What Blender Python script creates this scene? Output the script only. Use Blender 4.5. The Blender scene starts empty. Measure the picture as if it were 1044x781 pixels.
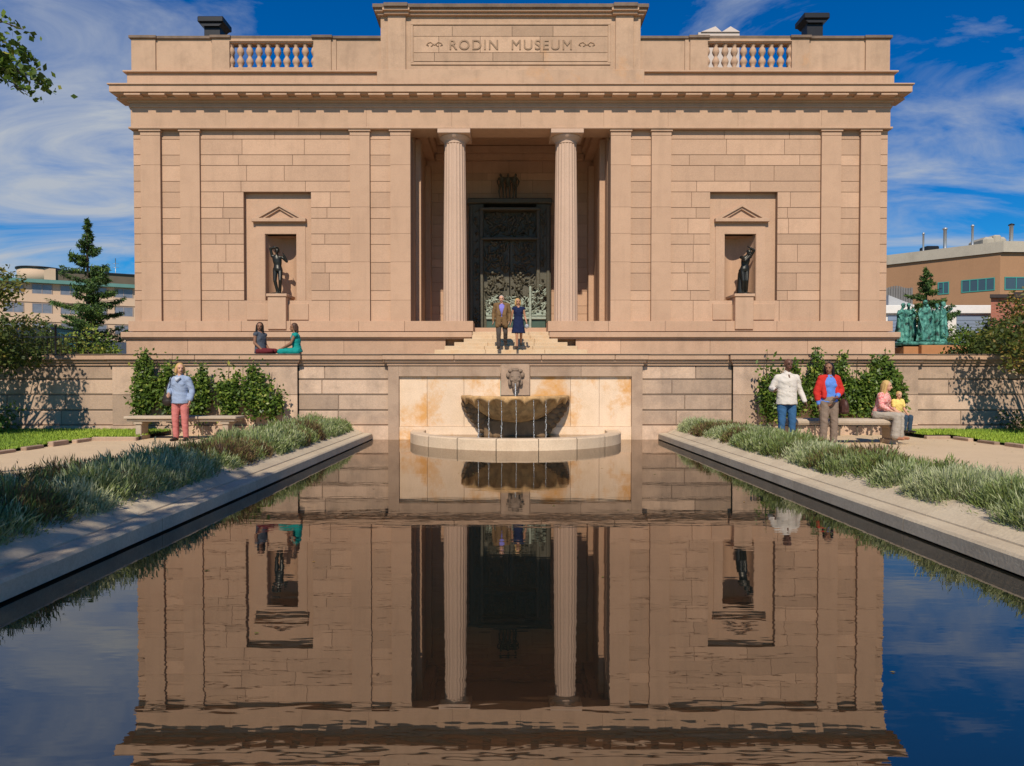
import bpy, math, random
import numpy as np
from mathutils import Vector, Matrix, noise
R = math.radians
PI = math.pi
sc = bpy.context.scene
col = sc.collection
random.seed(7)
RNG = np.random.default_rng(7)

# ------------------------------------------------------------------ camera model (used to survey real positions)
F = 696.0; TH = R(1.0); XV = 514.0; YP = 388.2 + F*math.tan(TH)
CX, CY, CZ = -0.27, 0.0, 1.432
def ZZ(py, Y):
    v = (YP-py)/F
    return CZ + Y*(v*math.cos(TH)-math.sin(TH))/(math.cos(TH)+v*math.sin(TH))
def XX(px, py, Y):
    z = ZZ(py, Y)-CZ
    return CX + (px-XV)/F*(Y*math.cos(TH)-z*math.sin(TH))

# ------------------------------------------------------------------ mesh builder
class MB:
    def __init__(s): s.v=[]; s.f=[]; s.t=[]; s.sm=[]
    def add(s, vs, fs, tint=0.5, smooth=False):
        n=len(s.v); s.v += [tuple(p) for p in vs]
        for f in fs:
            s.f.append(tuple(i+n for i in f)); s.t.append(tint); s.sm.append(smooth)
        return s
    def box(s, x0,x1,y0,y1,z0,z1, tint=0.5, bev=0.0):
        if x1<x0: x0,x1=x1,x0
        if y1<y0: y0,y1=y1,y0
        if z1<z0: z0,z1=z1,z0
        if bev<=0:
            vs=[(x0,y0,z0),(x1,y0,z0),(x1,y1,z0),(x0,y1,z0),(x0,y0,z1),(x1,y0,z1),(x1,y1,z1),(x0,y1,z1)]
            fs=[(0,1,5,4),(1,2,6,5),(2,3,7,6),(3,0,4,7),(4,5,6,7),(3,2,1,0)]
            return s.add(vs,fs,tint)
        b=min(bev,(x1-x0)/2.2,(y1-y0)/2.2,(z1-z0)/2.2)
        # chamfered box
        vs=[];idx={}
        for i,(X,sx) in enumerate(((x0,1),(x1,-1))):
            for j,(Y,sy) in enumerate(((y0,1),(y1,-1))):
                for k,(Z,sz) in enumerate(((z0,1),(z1,-1))):
                    for a in range(3):
                        p=[X+sx*b,Y+sy*b,Z+sz*b]; p[a]=(X,Y,Z)[a]
                        idx[(i,j,k,a)]=len(vs); vs.append(p)
        g=lambda i,j,k,a: idx[(i,j,k,a)]
        fs=[]
        for a in range(3):
            o=[q for q in range(3) if q!=a]
            for e in (0,1):
                quad=[]
                for (u,w) in ((0,0),(1,0),(1,1),(0,1)):
                    c=[0,0,0]; c[a]=e; c[o[0]]=u; c[o[1]]=w
                    quad.append(g(c[0],c[1],c[2],a))
                fs.append(tuple(quad))
        for a in range(3):      # edges along axis a
            o=[q for q in range(3) if q!=a]
            for u in (0,1):
                for w in (0,1):
                    c0=[0,0,0]; c0[o[0]]=u; c0[o[1]]=w; c1=list(c0); c1[a]=1
                    fs.append((g(*c0,o[0]),g(*c1,o[0]),g(*c1,o[1]),g(*c0,o[1])))
        for i in (0,1):
            for j in (0,1):
                for k in (0,1): fs.append((g(i,j,k,0),g(i,j,k,1),g(i,j,k,2)))
        return s.add(vs,fs,tint)
    def prism(s, pts, axis, a0, a1, tint=0.5, smooth=False):
        # pts 2D polygon in the two other axes (order x,y,z minus axis), extruded along axis
        n=len(pts); vs=[]
        for a in (a0,a1):
            for p in pts:
                q=[p[0],p[1]]; q.insert(axis,a); vs.append(q)
        fs=[(i,(i+1)%n,(i+1)%n+n,i+n) for i in range(n)]
        s.add(vs,fs,tint,smooth)
        m=len(s.v)-2*n
        s.f.append(tuple(m+i for i in range(n))[::-1]); s.t.append(tint); s.sm.append(False)
        s.f.append(tuple(m+n+i for i in range(n))); s.t.append(tint); s.sm.append(False)
        return s
    def lathe(s, prof, cx, cy, seg=24, a0=0, a1=2*PI, tint=0.5, fn=None, caps=True, smooth=True, sy=1.0):
        # prof list of (r,z)
        full = abs(a1-a0-2*PI)<1e-6
        m = seg if full else seg+1
        vs=[]
        for (r,z) in prof:
            for k in range(m):
                a=a0+(a1-a0)*k/seg
                rr=fn(r,a,z) if fn else r
                vs.append((cx+rr*math.cos(a), cy+rr*math.sin(a)*sy, z))
        fs=[]
        for i in range(len(prof)-1):
            for k in range(m if full else m-1):
                k2=(k+1)%m
                fs.append((i*m+k,i*m+k2,(i+1)*m+k2,(i+1)*m+k))
        n0=len(s.v)
        s.add(vs,fs,tint,smooth)
        if caps:
            s.f.append(tuple(n0+k for k in range(m))[::-1]); s.t.append(tint); s.sm.append(False)
            L=(len(prof)-1)*m
            s.f.append(tuple(n0+L+k for k in range(m))); s.t.append(tint); s.sm.append(False)
        return s
    def tube(s, pts, rads, seg=8, tint=0.5):
        pts=[Vector(p) for p in pts]; n=len(pts); vs=[]
        up=Vector((0.13,0.31,0.94)).normalized()
        for i,p in enumerate(pts):
            d=(pts[min(i+1,n-1)]-pts[max(i-1,0)])
            if d.length<1e-9: d=Vector((0,0,1))
            d.normalize()
            a=d.cross(up)
            if a.length<1e-3: a=d.cross(Vector((1,0,0)))
            a.normalize(); b=d.cross(a)
            r=rads[i] if hasattr(rads,'__len__') else rads
            for k in range(seg):
                t=2*PI*k/seg
                vs.append(p+a*(r*math.cos(t))+b*(r*math.sin(t)))
        fs=[(i*seg+k,i*seg+(k+1)%seg,(i+1)*seg+(k+1)%seg,(i+1)*seg+k) for i in range(n-1) for k in range(seg)]
        n0=len(s.v); s.add(vs,fs,tint,True)
        s.f.append(tuple(n0+k for k in range(seg))); s.t.append(tint); s.sm.append(True)
        s.f.append(tuple(n0+(n-1)*seg+k for k in range(seg))[::-1]); s.t.append(tint); s.sm.append(True)
        return s
    def ball(s, c, r, rot=None, seg=12, rings=8, tint=0.5, noise_amp=0.0, sd=0.0):
        if not hasattr(r,'__len__'): r=(r,r,r)
        vs=[]; c=Vector(c)
        def P(th,ph):
            v=Vector((math.sin(th)*math.cos(ph),math.sin(th)*math.sin(ph),math.cos(th)))
            k=1+(noise_amp*noise.noise(v*2.0+Vector((sd,sd*.7,-sd))) if noise_amp else 0)
            v=Vector((v.x*r[0]*k,v.y*r[1]*k,v.z*r[2]*k))
            if rot is not None: v=rot@v
            return c+v
        vs.append(P(0,0))
        for i in range(1,rings):
            for k in range(seg): vs.append(P(PI*i/rings,2*PI*k/seg))
        vs.append(P(PI,0))
        fs=[(0,1+k,1+(k+1)%seg) for k in range(seg)]
        for i in range(rings-2):
            for k in range(seg):
                a=1+i*seg+k; b=1+i*seg+(k+1)%seg
                fs.append((a,a+seg,b+seg,b))
        L=len(vs)-1; o=1+(rings-2)*seg
        fs+=[(o+k,L,o+(k+1)%seg) for k in range(seg)]
        return s.add(vs,fs,tint,True)
    def cap(s, a, b, ra, rb, seg=12, tint=0.5, flat=1.0):
        # tapered capsule
        a=Vector(a); b=Vector(b); d=b-a; L=d.length
        if L<1e-6: return s.ball(a,ra,tint=tint)
        d.normalize(); pts=[];rs=[]
        for t in (-1,-.85,-.5): pts.append(a+d*(ra*t)); rs.append(max(1e-3,ra*math.sqrt(max(0,1-t*t))))
        for t in (0,.33,.66,1): pts.append(a+d*(L*t)); rs.append(ra+(rb-ra)*t)
        for t in (.5,.85,1): pts.append(b+d*(rb*t)); rs.append(max(1e-3,rb*math.sqrt(max(0,1-t*t))))
        return s.tube(pts,rs,seg,tint)
    def build(s, name, m, parent=None, world=True):
        me=bpy.data.meshes.new(name)
        V=s.v
        if parent is not None and world:
            o=parent_world(parent); V=[(x-o[0],y-o[1],z-o[2]) for x,y,z in V]
        me.from_pydata(V,[],s.f)
        me.polygons.foreach_set('use_smooth',s.sm)
        at=me.attributes.new('tint','FLOAT','FACE'); at.data.foreach_set('value',s.t)
        me.update()
        me.materials.append(m)
        ob=bpy.data.objects.new(name,me); col.objects.link(ob)
        if parent is not None: ob.parent=parent
        return ob

def parent_world(p):
    v=Vector((0,0,0))
    while p is not None: v+=Vector(p.location); p=p.parent
    return v
def fast_mesh(name, V, Fq, tint, m, parent=None, smooth=False):
    """V (n,3) array, Fq (m,4) array"""
    me=bpy.data.meshes.new(name)
    V=np.asarray(V,dtype=np.float32)
    if parent is not None: V=V-np.array(parent_world(parent),dtype=np.float32)
    k=Fq.shape[1]
    me.vertices.add(len(V)); me.vertices.foreach_set('co',V.ravel())
    me.loops.add(Fq.size); me.loops.foreach_set('vertex_index',Fq.ravel().astype(np.int32))
    me.polygons.add(len(Fq)); me.polygons.foreach_set('loop_start',np.arange(0,Fq.size,k,dtype=np.int32))
    me.polygons.foreach_set('loop_total',np.full(len(Fq),k,dtype=np.int32))
    at=me.attributes.new('tint','FLOAT','FACE'); at.data.foreach_set('value',np.asarray(tint,dtype=np.float32))
    me.update(calc_edges=True); me.validate()
    me.materials.append(m)
    ob=bpy.data.objects.new(name,me); col.objects.link(ob)
    if parent is not None: ob.parent=parent
    return ob
def tag(o,label=None,cat=None,group=None,kind=None):
    if label: o['label']=label
    if cat: o['category']=cat
    if group: o['group']=group
    if kind: o['kind']=kind
    return o
def thing(name,loc,label,cat,group=None,rz=0):
    o=bpy.data.objects.new(name,None); o.location=loc; o.rotation_euler.z=rz; col.objects.link(o)
    o.empty_display_size=.2
    return tag(o,label,cat,group)
def struct(ob): ob['kind']='structure'; return ob

# ------------------------------------------------------------------ materials
def mat(name): 
    m=bpy.data.materials.new(name); m.use_nodes=True
    nt=m.node_tree; b=nt.nodes['Principled BSDF']; return m,nt,b
def N(nt,t,**k):
    n=nt.nodes.new(t)
    for a,v in k.items():
        if a.startswith('i_'): n.inputs[a[2:]].default_value=v
        else: setattr(n,a,v)
    return n
def math_n(nt,op,a,b=None):
    n=nt.nodes.new('ShaderNodeMath'); n.operation=op
    for i,x in enumerate((a,b)):
        if x is None: continue
        if isinstance(x,(int,float)): n.inputs[i].default_value=x
        else: nt.links.new(x,n.inputs[i])
    return n.outputs[0]
def mix(nt,fac,a,b,mode='MIX'):
    n=nt.nodes.new('ShaderNodeMix'); n.data_type='RGBA'; n.blend_type=mode
    for k,x in ((0,fac),(6,a),(7,b)):
        if isinstance(x,(int,float)): n.inputs[k].default_value=x
        elif isinstance(x,tuple): n.inputs[k].default_value=(*x,1) if len(x)==3 else x
        else: nt.links.new(x,n.inputs[k])
    return n.outputs[2]
def noise_n(nt,scale,detail=4,rough=.55,vec=None,dist=0):
    n=nt.nodes.new('ShaderNodeTexNoise'); n.inputs['Scale'].default_value=scale; n.inputs['Detail'].default_value=detail
    n.inputs['Roughness'].default_value=rough; n.inputs['Distortion'].default_value=dist
    if vec is not None: nt.links.new(vec,n.inputs['Vector'])
    return n.outputs['Fac']
def ramp(nt,fac,stops):
    n=nt.nodes.new('ShaderNodeValToRGB'); e=n.color_ramp.elements
    while len(e)<len(stops): e.new(.5)
    for i,(p,c) in enumerate(stops):
        e[i].position=p; e[i].color=(c,c,c,1) if isinstance(c,(int,float)) else (*c,1)
    nt.links.new(fac,n.inputs[0]); return n.outputs[0]
def coords(nt,scale=(1,1,1)):
    g=nt.nodes.new('ShaderNodeNewGeometry'); mp=nt.nodes.new('ShaderNodeMapping'); mp.inputs['Scale'].default_value=scale
    nt.links.new(g.outputs['Position'],mp.inputs['Vector']); return mp.outputs[0]
def attr(nt,n='tint'):
    a=nt.nodes.new('ShaderNodeAttribute'); a.attribute_name=n; return a.outputs['Fac']
def bump(nt,b,h,strength=.3,dist=.02):
    n=nt.nodes.new('ShaderNodeBump'); n.inputs['Strength'].default_value=strength; n.inputs['Distance'].default_value=dist
    nt.links.new(h,n.inputs['Height']); nt.links.new(n.outputs[0],b.inputs['Normal'])

def stone(name, c, dark=.72, light=1.18, stain=(.30,.2,.12), stain_amt=.25, scale=1.0, rough=.85, streak=.25, tintamt=.35, bumps=.4, orange=None):
    m,nt,b=mat(name)
    P=coords(nt)
    big=noise_n(nt,.35*scale,5,.6,P)
    med=noise_n(nt,2.3*scale,6,.65,P)
    fine=noise_n(nt,38*scale,4,.7,P)
    cd=tuple(x*dark for x in c); cl=tuple(min(.9,x*light) for x in c)
    base=mix(nt,ramp(nt,big,[(.3,0.0),(.7,1.0)]),cd,cl)
    base=mix(nt,.5,base,c)
    v=math_n(nt,'ADD',math_n(nt,'MULTIPLY',math_n(nt,'SUBTRACT',attr(nt),.5),tintamt*2),1.0)
    cmb=N(nt,'ShaderNodeCombineColor'); 
    for i in range(3): nt.links.new(v,cmb.inputs[i])
    base=mix(nt,1.0,base,cmb.outputs[0],'MULTIPLY')
    base=mix(nt,ramp(nt,med,[(.45,0),(.75,stain_amt)]),base,stain)
    ps=coords(nt,(1,1,.12))
    st=noise_n(nt,3.0*scale,5,.6,ps)
    base=mix(nt,ramp(nt,st,[(.52,0),(.8,streak)]),base,tuple(x*.35 for x in c))
    sp=ramp(nt,fine,[(.3,.86),(.7,1.08)])
    base=mix(nt,1.0,base,sp,'MULTIPLY')
    if orange:
        o=noise_n(nt,orange[1],6,.72,P,.25)
        base=mix(nt,ramp(nt,o,[(orange[2]-.02,0),(orange[2]+.14,orange[3])]),base,orange[0])
    nt.links.new(base,b.inputs['Base Color'])
    b.inputs['Roughness'].default_value=rough
    b.inputs['Specular IOR Level'].default_value=.25
    bump(nt,b,math_n(nt,'ADD',math_n(nt,'MULTIPLY',med,.6),math_n(nt,'MULTIPLY',fine,.4)),bumps,.03)
    return m
def plain(name,c,rough=.7,var=.15,scale=12,metal=0,spec=.3,bumps=.1,tintamt=0.0):
    m,nt,b=mat(name); P=coords(nt); n=noise_n(nt,scale,5,.6,P)
    base=mix(nt,n,tuple(x*(1-var) for x in c),tuple(min(1,x*(1+var)) for x in c))
    if tintamt:
        v=math_n(nt,'ADD',math_n(nt,'MULTIPLY',math_n(nt,'SUBTRACT',attr(nt),.5),tintamt*2),1.0)
        cmb=N(nt,'ShaderNodeCombineColor')
        for i in range(3): nt.links.new(v,cmb.inputs[i])
        base=mix(nt,1.0,base,cmb.outputs[0],'MULTIPLY')
    nt.links.new(base,b.inputs['Base Color']); b.inputs['Roughness'].default_value=rough
    b.inputs['Metallic'].default_value=metal; b.inputs['Specular IOR Level'].default_value=spec
    bump(nt,b,n,bumps,.01); return m
def leafmat(name,stops,trans=.3,rough=.55):
    m,nt,b=mat(name)
    c=ramp(nt,attr(nt),stops)
    nt.links.new(c,b.inputs['Base Color']); b.inputs['Roughness'].default_value=rough; b.inputs['Specular IOR Level'].default_value=.25
    tr=N(nt,'ShaderNodeBsdfTranslucent'); nt.links.new(c,tr.inputs[0])
    ms=N(nt,'ShaderNodeMixShader'); ms.inputs[0].default_value=trans
    out=nt.nodes['Material Output']
    nt.links.new(b.outputs[0],ms.inputs[1]); nt.links.new(tr.outputs[0],ms.inputs[2]); nt.links.new(ms.outputs[0],out.inputs[0])
    return m

FAC=(.50,.318,.206)
M={}
M['facade']=stone('facade_sandstone',FAC,.9,1.08,stain=(.36,.22,.14),stain_amt=.28,streak=.22,tintamt=.15)
M['trim']=stone('trim_sandstone',(.495,.318,.207),.88,1.08,stain=(.30,.19,.12),stain_amt=.3,streak=.22,tintamt=.2)
M['attic']=stone('attic_sandstone',(.48,.315,.205),.82,1.1,stain=(.26,.17,.11),stain_amt=.4,streak=.3,tintamt=.2,orange=((.55,.26,.09),.55,.60,.55))
M['letters']=stone('letter_stone',(.44,.285,.18),.8,1.1,stain=(.5,.33,.21),stain_amt=.7,streak=.2)
M['dirty_top']=stone('weathered_coping',(.20,.14,.10),.6,1.2,stain=(.06,.05,.04),stain_amt=.6,streak=.3)
M['column']=stone('column_stone',(.54,.37,.265),.92,1.06,stain=(.4,.28,.19),stain_amt=.2,streak=.12,tintamt=.1)
M['wall']=stone('garden_wall_stone',(.50,.35,.245),.76,1.15,stain=(.20,.145,.11),stain_amt=.6,streak=.45,tintamt=.38)
M['travertine']=stone('fountain_travertine',(.68,.50,.345),.85,1.12,stain=(.5,.33,.17),stain_amt=.35,streak=.15,tintamt=.2,orange=((.58,.27,.06),1.0,.50,.85))
M['ring']=stone('fountain_ring_stone',(.62,.47,.32),.88,1.1,stain=(.4,.25,.14),stain_amt=.3,streak=.2,tintamt=.25)
M['frame']=stone('fountain_frame_stone',(.42,.29,.20),.75,1.15,stain=(.2,.13,.09),stain_amt=.6,streak=.4,tintamt=.25)
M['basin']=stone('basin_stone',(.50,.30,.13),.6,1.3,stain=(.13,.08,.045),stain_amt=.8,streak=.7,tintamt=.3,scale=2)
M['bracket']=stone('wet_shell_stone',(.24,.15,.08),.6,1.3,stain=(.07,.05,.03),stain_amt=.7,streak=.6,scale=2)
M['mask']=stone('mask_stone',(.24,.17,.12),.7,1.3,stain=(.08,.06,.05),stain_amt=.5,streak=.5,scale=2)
M['kerb']=stone('pool_kerb_stone',(.55,.45,.315),.8,1.12,stain=(.27,.19,.13),stain_amt=.4,streak=.0,tintamt=.15,bumps=.35)
M['steps']=stone('step_stone',(.60,.44,.28),.85,1.1,stain=(.5,.27,.1),stain_amt=.45,streak=.0,tintamt=.2)
M['bench']=stone('bench_stone',(.46,.36,.26),.85,1.1,stain=(.2,.16,.11),stain_amt=.3,streak=.2)
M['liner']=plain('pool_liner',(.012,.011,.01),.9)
M['gravel']=stone('path_gravel',(.62,.46,.29),.9,1.08,stain=(.45,.32,.2),stain_amt=.2,streak=0,scale=3,bumps=.6)
M['soil']=plain('bed_soil',(.07,.045,.03),.95,.4,25,bumps=.8)
M['joint']=plain('joint_mortar',(.14,.09,.06),.95,.2,5)  # dark brown mortar colour for the joints
M['bronze']=plain('dark_bronze',(.028,.026,.020),.38,.5,9,metal=.55,spec=.5,bumps=.4)
M['gate_bronze']=plain('gate_bronze',(.095,.085,.058),.55,.5,14,metal=.1,spec=.3,bumps=.8)
M['shoe']=plain('dark_leather',(.03,.022,.018),.5)
M['black_metal']=plain('black_painted_metal',(.012,.012,.014),.45,.2)
M['steel']=plain('galvanised_steel',(.45,.45,.45),.4,.2,metal=.6)
M['white_paint']=plain('white_painted_board',(.72,.68,.62),.6,.08,3)
M['glass']=plain('window_glass',(.05,.07,.08),.08,.3,.3,spec=.8,bumps=.0)
M['bark']=plain('tree_bark',(.10,.075,.05),.9,.4,18,bumps=.8)

# patina
m,nt,b=mat('green_patina'); P=coords(nt); n=noise_n(nt,4.5,6,.65,P)
cc=ramp(nt,n,[(.38,(.012,.03,.024)),(.5,(.05,.20,.155)),(.68,(.16,.42,.33))])
nt.links.new(cc,b.inputs['Base Color']); b.inputs['Roughness'].default_value=.6; b.inputs['Metallic'].default_value=.2; bump(nt,b,n,.5,.03); M['patina']=m
# water
m,nt,b=mat('pool_water')
out=nt.nodes['Material Output']; nt.nodes.remove(b)
df=N(nt,'ShaderNodeBsdfDiffuse'); df.inputs[0].default_value=(.006,.008,.007,1)
gl=N(nt,'ShaderNodeBsdfGlossy'); gl.inputs[0].default_value=(1.0,.93,.86,1); gl.inputs[1].default_value=.012
fr=N(nt,'ShaderNodeFresnel'); fr.inputs[0].default_value=3.1
P1=coords(nt,(.55,2.4,1)); w1=noise_n(nt,1.3,3,.5,P1); P2=coords(nt,(1.2,4.0,1)); w2=noise_n(nt,2.7,2,.5,P2)
hh=math_n(nt,'ADD',w1,math_n(nt,'MULTIPLY',w2,.35))
bn=N(nt,'ShaderNodeBump'); bn.inputs['Strength'].default_value=1.0; bn.inputs['Distance'].default_value=.0010
nt.links.new(hh,bn.inputs['Height'])
for q in (df.inputs['Normal'],gl.inputs['Normal']): nt.links.new(bn.outputs[0],q)
ms=N(nt,'ShaderNodeMixShader'); nt.links.new(fr.outputs[0],ms.inputs[0]); nt.links.new(df.outputs[0],ms.inputs[1]); nt.links.new(gl.outputs[0],ms.inputs[2])
nt.links.new(ms.outputs[0],out.inputs[0]); M['water']=m
# falling water
m,nt,b=mat('falling_water'); b.inputs['Base Color'].default_value=(.85,.88,.9,1); b.inputs['Roughness'].default_value=.15
b.inputs['Transmission Weight'].default_value=.65; b.inputs['IOR'].default_value=1.33; M['jet']=m
# lawn
m,nt,b=mat('lawn_green'); c=ramp(nt,attr(nt),[(0,(.07,.12,.012)),(.6,(.22,.33,.022)),(1,(.36,.44,.04))]); nt.links.new(c,b.inputs['Base Color']); b.inputs['Roughness'].default_value=.7; M['grass']=m
M['lawn_base']=plain('lawn_soil',(.07,.12,.02),.95,.4,9,bumps=.5)
# earth upper
M['terrace']=plain('terrace_ground',(.33,.26,.19),.95,.2,2,bumps=.2)
M['lav']=leafmat('lavender_leaf',[(0,(.12,.070,.035)),(.18,(.22,.16,.07)),(.32,(.15,.18,.035)),(.55,(.19,.25,.075)),(.8,(.33,.37,.17)),(1,(.48,.49,.28))],.25,.7)
M['leaf']=leafmat('shrub_leaf',[(0,(.03,.05,.01)),(.5,(.085,.145,.02)),(.85,(.20,.27,.04)),(1,(.40,.38,.07))],.3,.4)
M['autumn_leaf']=leafmat('tree_leaf',[(0,(.02,.035,.01)),(.5,(.07,.10,.018)),(.85,(.17,.16,.03)),(1,(.33,.19,.04))],.3)
M['fir']=leafmat('conifer_needles',[(0,(.02,.045,.014)),(.5,(.065,.125,.03)),(1,(.17,.25,.04))],.15)

# ------------------------------------------------------------------ world, sun, camera
EL=R(44); AZ=R(6)
w=bpy.data.worlds.new('World'); sc.world=w; w.use_nodes=True
nt=w.node_tree; bg=nt.nodes['Background']; bg.inputs[1].default_value=.056
sky=N(nt,'ShaderNodeTexSky'); sky.sky_type='NISHITA'; sky.sun_disc=False; sky.sun_elevation=EL; sky.sun_rotation=PI+AZ
sky.air_density=1.0; sky.dust_density=.3; sky.ozone_density=3.5; sky.altitude=200
hs=N(nt,'ShaderNodeHueSaturation'); hs.inputs['Saturation'].default_value=1.5; hs.inputs['Value'].default_value=1.25
nt.links.new(sky.outputs[0],hs.inputs['Color'])
skc=mix(nt,1.0,hs.outputs[0],(.40,1.15,1.45),'MULTIPLY')
tc=N(nt,'ShaderNodeTexCoord')
sep=N(nt,'ShaderNodeSeparateXYZ'); nt.links.new(tc.outputs['Generated'],sep.inputs[0])
zz=math_n(nt,'MAXIMUM',sep.outputs['Z'],.0); zz=math_n(nt,'ADD',zz,.22)
cx=math_n(nt,'DIVIDE',sep.outputs['X'],zz); cyy=math_n(nt,'DIVIDE',sep.outputs['Y'],zz)
cb=N(nt,'ShaderNodeCombineXYZ'); nt.links.new(cx,cb.inputs[0]); nt.links.new(cyy,cb.inputs[1])
mp=N(nt,'ShaderNodeMapping'); mp.inputs['Location'].default_value=(3.1,1.7,0); mp.inputs['Rotation'].default_value=(0,0,R(14)); mp.inputs['Scale'].default_value=(.75,1.5,1)
nt.links.new(cb.outputs[0],mp.inputs[0])
n1=noise_n(nt,1.9,8,.60,mp.outputs[0],.9)
left=math_n(nt,'MULTIPLY',cx,-.02)
dt=N(nt,'ShaderNodeVectorMath',operation='DOT_PRODUCT'); nt.links.new(tc.outputs['Generated'],dt.inputs[0]); dt.inputs[1].default_value=(.555,.800,.225)
bumpr=ramp(nt,dt.outputs['Value'],[(.962,0),(.995,.165)])
dt2=N(nt,'ShaderNodeVectorMath',operation='DOT_PRODUCT'); nt.links.new(tc.outputs['Generated'],dt2.inputs[0]); dt2.inputs[1].default_value=(-.545,.80,.25)
bumpl=ramp(nt,dt2.outputs['Value'],[(.89,0),(.99,.20)])
cl=math_n(nt,'ADD',math_n(nt,'ADD',n1,left),math_n(nt,'ADD',bumpr,bumpl))
cm=ramp(nt,cl,[(.575,0),(.70,.38),(.86,.95)])
colr=mix(nt,cm,skc,(8.2,8.9,9.9))
nt.links.new(colr,bg.inputs[0])
sun=bpy.data.lights.new('Sun','SUN'); sun.energy=4.8; sun.angle=R(.53); sun.color=(1.0,.905,.77)
so=bpy.data.objects.new('Sun',sun); so.rotation_euler=(PI/2-EL,0,-AZ); so.location=(-4,-20,30); col.objects.link(so)
cd=bpy.data.cameras.new('Camera'); cam=bpy.data.objects.new('Camera',cd); col.objects.link(cam); sc.camera=cam
cd.sensor_width=36; cd.lens=F/1044*36; cd.clip_end=5000; cd.clip_start=.05
cam.location=(CX,CY,CZ); cam.rotation_euler=(PI/2-TH,0,0)
cd.shift_x=(522-XV)/1044; cd.shift_y=(YP-390.5)/1044
sc.view_settings.view_transform='Standard'; sc.view_settings.look='None'; sc.view_settings.exposure=0; sc.view_settings.gamma=1
sc.render.engine='CYCLES'; sc.render.resolution_x=1024; sc.render.resolution_y=766

# ------------------------------------------------------------------ ground, pool
Y1=16.6; GZ=.12; PH=3.484; PY0=1.5
UZ=1.62    # terrace level behind the garden wall
def sheet(name,rects,z,m):
    b=MB()
    for (x0,x1,y0,y1) in rects: b.add([(x0,y0,z),(x1,y0,z),(x1,y1,z),(x0,y1,z)],[(0,1,2,3)])
    return struct(b.build(name,m))
KO=PH+.5
sheet('path',[(-60,-KO+.02,-60,Y1+.2),(KO-.02,60,-60,Y1+.2),(-KO+.02,KO-.02,-60,PY0-.5)],GZ,M['gravel'])
sheet('ground',[(-2500,2500,Y1+.35,5000)],UZ,M['terrace'])
sheet('pool_floor',[(-PH-.6,PH+.6,PY0-.6,Y1+.1)],-.5,M['liner'])
wb=MB(); wb.add([(-PH-.3,PY0-.3,0),(PH+.3,PY0-.3,0),(PH+.3,Y1+.05,0),(-PH-.3,Y1+.05,0)],[(0,1,2,3)])
struct(wb.build('water',M['water']))
# kerb: slabs, each length a block with a fine joint
kb=MB()
def kprof(s):   # (x outward from pool edge, z)
    pts=[(0,.018),(.0,.135),(.02,.157),(.195,.165),(.203,.150),(.215,.150),(.222,.172),(.50,.30),(.56,.295),(.56,-.2),(.09,-.2),(.09,.018)]
    return [((PH+x)*s,z) for x,z in pts]
y=PY0
random.seed(3)
while y<Y1-.01:
    L=min(2.45,Y1-y-.003); 
    for s in (-1,1):
        p=kprof(s)
        if s<0: p=p[::-1]
        kb.prism([(a,c) for a,c in p],1,y+.004,y+L-.004,random.uniform(.35,.65))
    y+=2.45
kb.box(-PH-.56,PH+.56,PY0-.6,PY0,-.2,.16)
struct(kb.build('pool_kerb',M['kerb']))
# dark slot lining
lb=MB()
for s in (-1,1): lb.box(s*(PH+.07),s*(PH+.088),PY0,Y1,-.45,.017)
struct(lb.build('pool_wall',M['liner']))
# planting beds
bb=MB()
for s in (-1,1): bb.box(s*(PH+.565),s*5.35,PY0-.3,Y1-.12,GZ-.1,.20)
struct(bb.build('planting_bed',M['soil']))
# lawns
def grass_mask(x,y): 
    out=(x<-9.35)|((y>15.0)&(x<-8.35))|((x>9.88))|((y>15.5)&(x>9.25))
    return out
gb=MB()
def gz(x,y): return GZ+.05+.06*min(1,max(0,(y-14.2)/2.2))
for (x0,x1,y0,y1) in [(-24,-9.35,1,15.0),(-24,-8.35,15.0,Y1),(9.88,24,1,15.5),(9.25,24,15.5,Y1)]:
    nx=max(1,int((x1-x0)/.5)); ny=max(1,int((y1-y0)/.5))
    for i in range(nx):
        for j in range(ny):
            a=x0+(x1-x0)*i/nx; c=x0+(x1-x0)*(i+1)/nx; d=y0+(y1-y0)*j/ny; e=y0+(y1-y0)*(j+1)/ny
            gb.add([(a,d,gz(a,d)),(c,d,gz(c,d)),(c,e,gz(c,e)),(a,e,gz(a,e))],[(0,1,2,3)],.5,True)
struct(gb.build('lawn_soil',M['lawn_base']))
def blades(n,xr,yr,seed):
    rng=np.random.default_rng(seed)
    x=rng.uniform(*xr,n); y=rng.uniform(*yr,n); k=grass_mask(x,y); x=x[k]; y=y[k]; n=len(x)
    z=GZ+.05+.06*np.clip((y-14.2)/2.2,0,1)
    h=rng.uniform(.03,.075,n); a=rng.uniform(0,2*PI,n); wd=.011
    lx=rng.normal(0,.02,n); ly=rng.normal(0,.02,n)
    V=np.empty((n,3,3)); dx=np.cos(a)*wd; dy=np.sin(a)*wd
    V[:,0]=np.stack([x-dx,y-dy,z],1); V[:,1]=np.stack([x+dx,y+dy,z],1); V[:,2]=np.stack([x+lx,y+ly,z+h],1)
    Fq=np.arange(n*3).reshape(n,3); t=np.clip(rng.normal(.6,.2,n)+.2*np.sin(x*1.3+y*.9),0,1)
    return V.reshape(-1,3),Fq,t
Va,Fa,ta=blades(60000,(-14,-8.3),(10,Y1),1); Vb,Fb,tb=blades(60000,(9.2,15),(9,Y1),2)
g=fast_mesh('grass',np.concatenate([Va,Vb]),np.concatenate([Fa,Fb+len(Va)]),np.concatenate([ta,tb]),M['grass'])
tag(g,'short bright green lawn grass at the foot of the garden wall','grass',kind='stuff')
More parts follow.
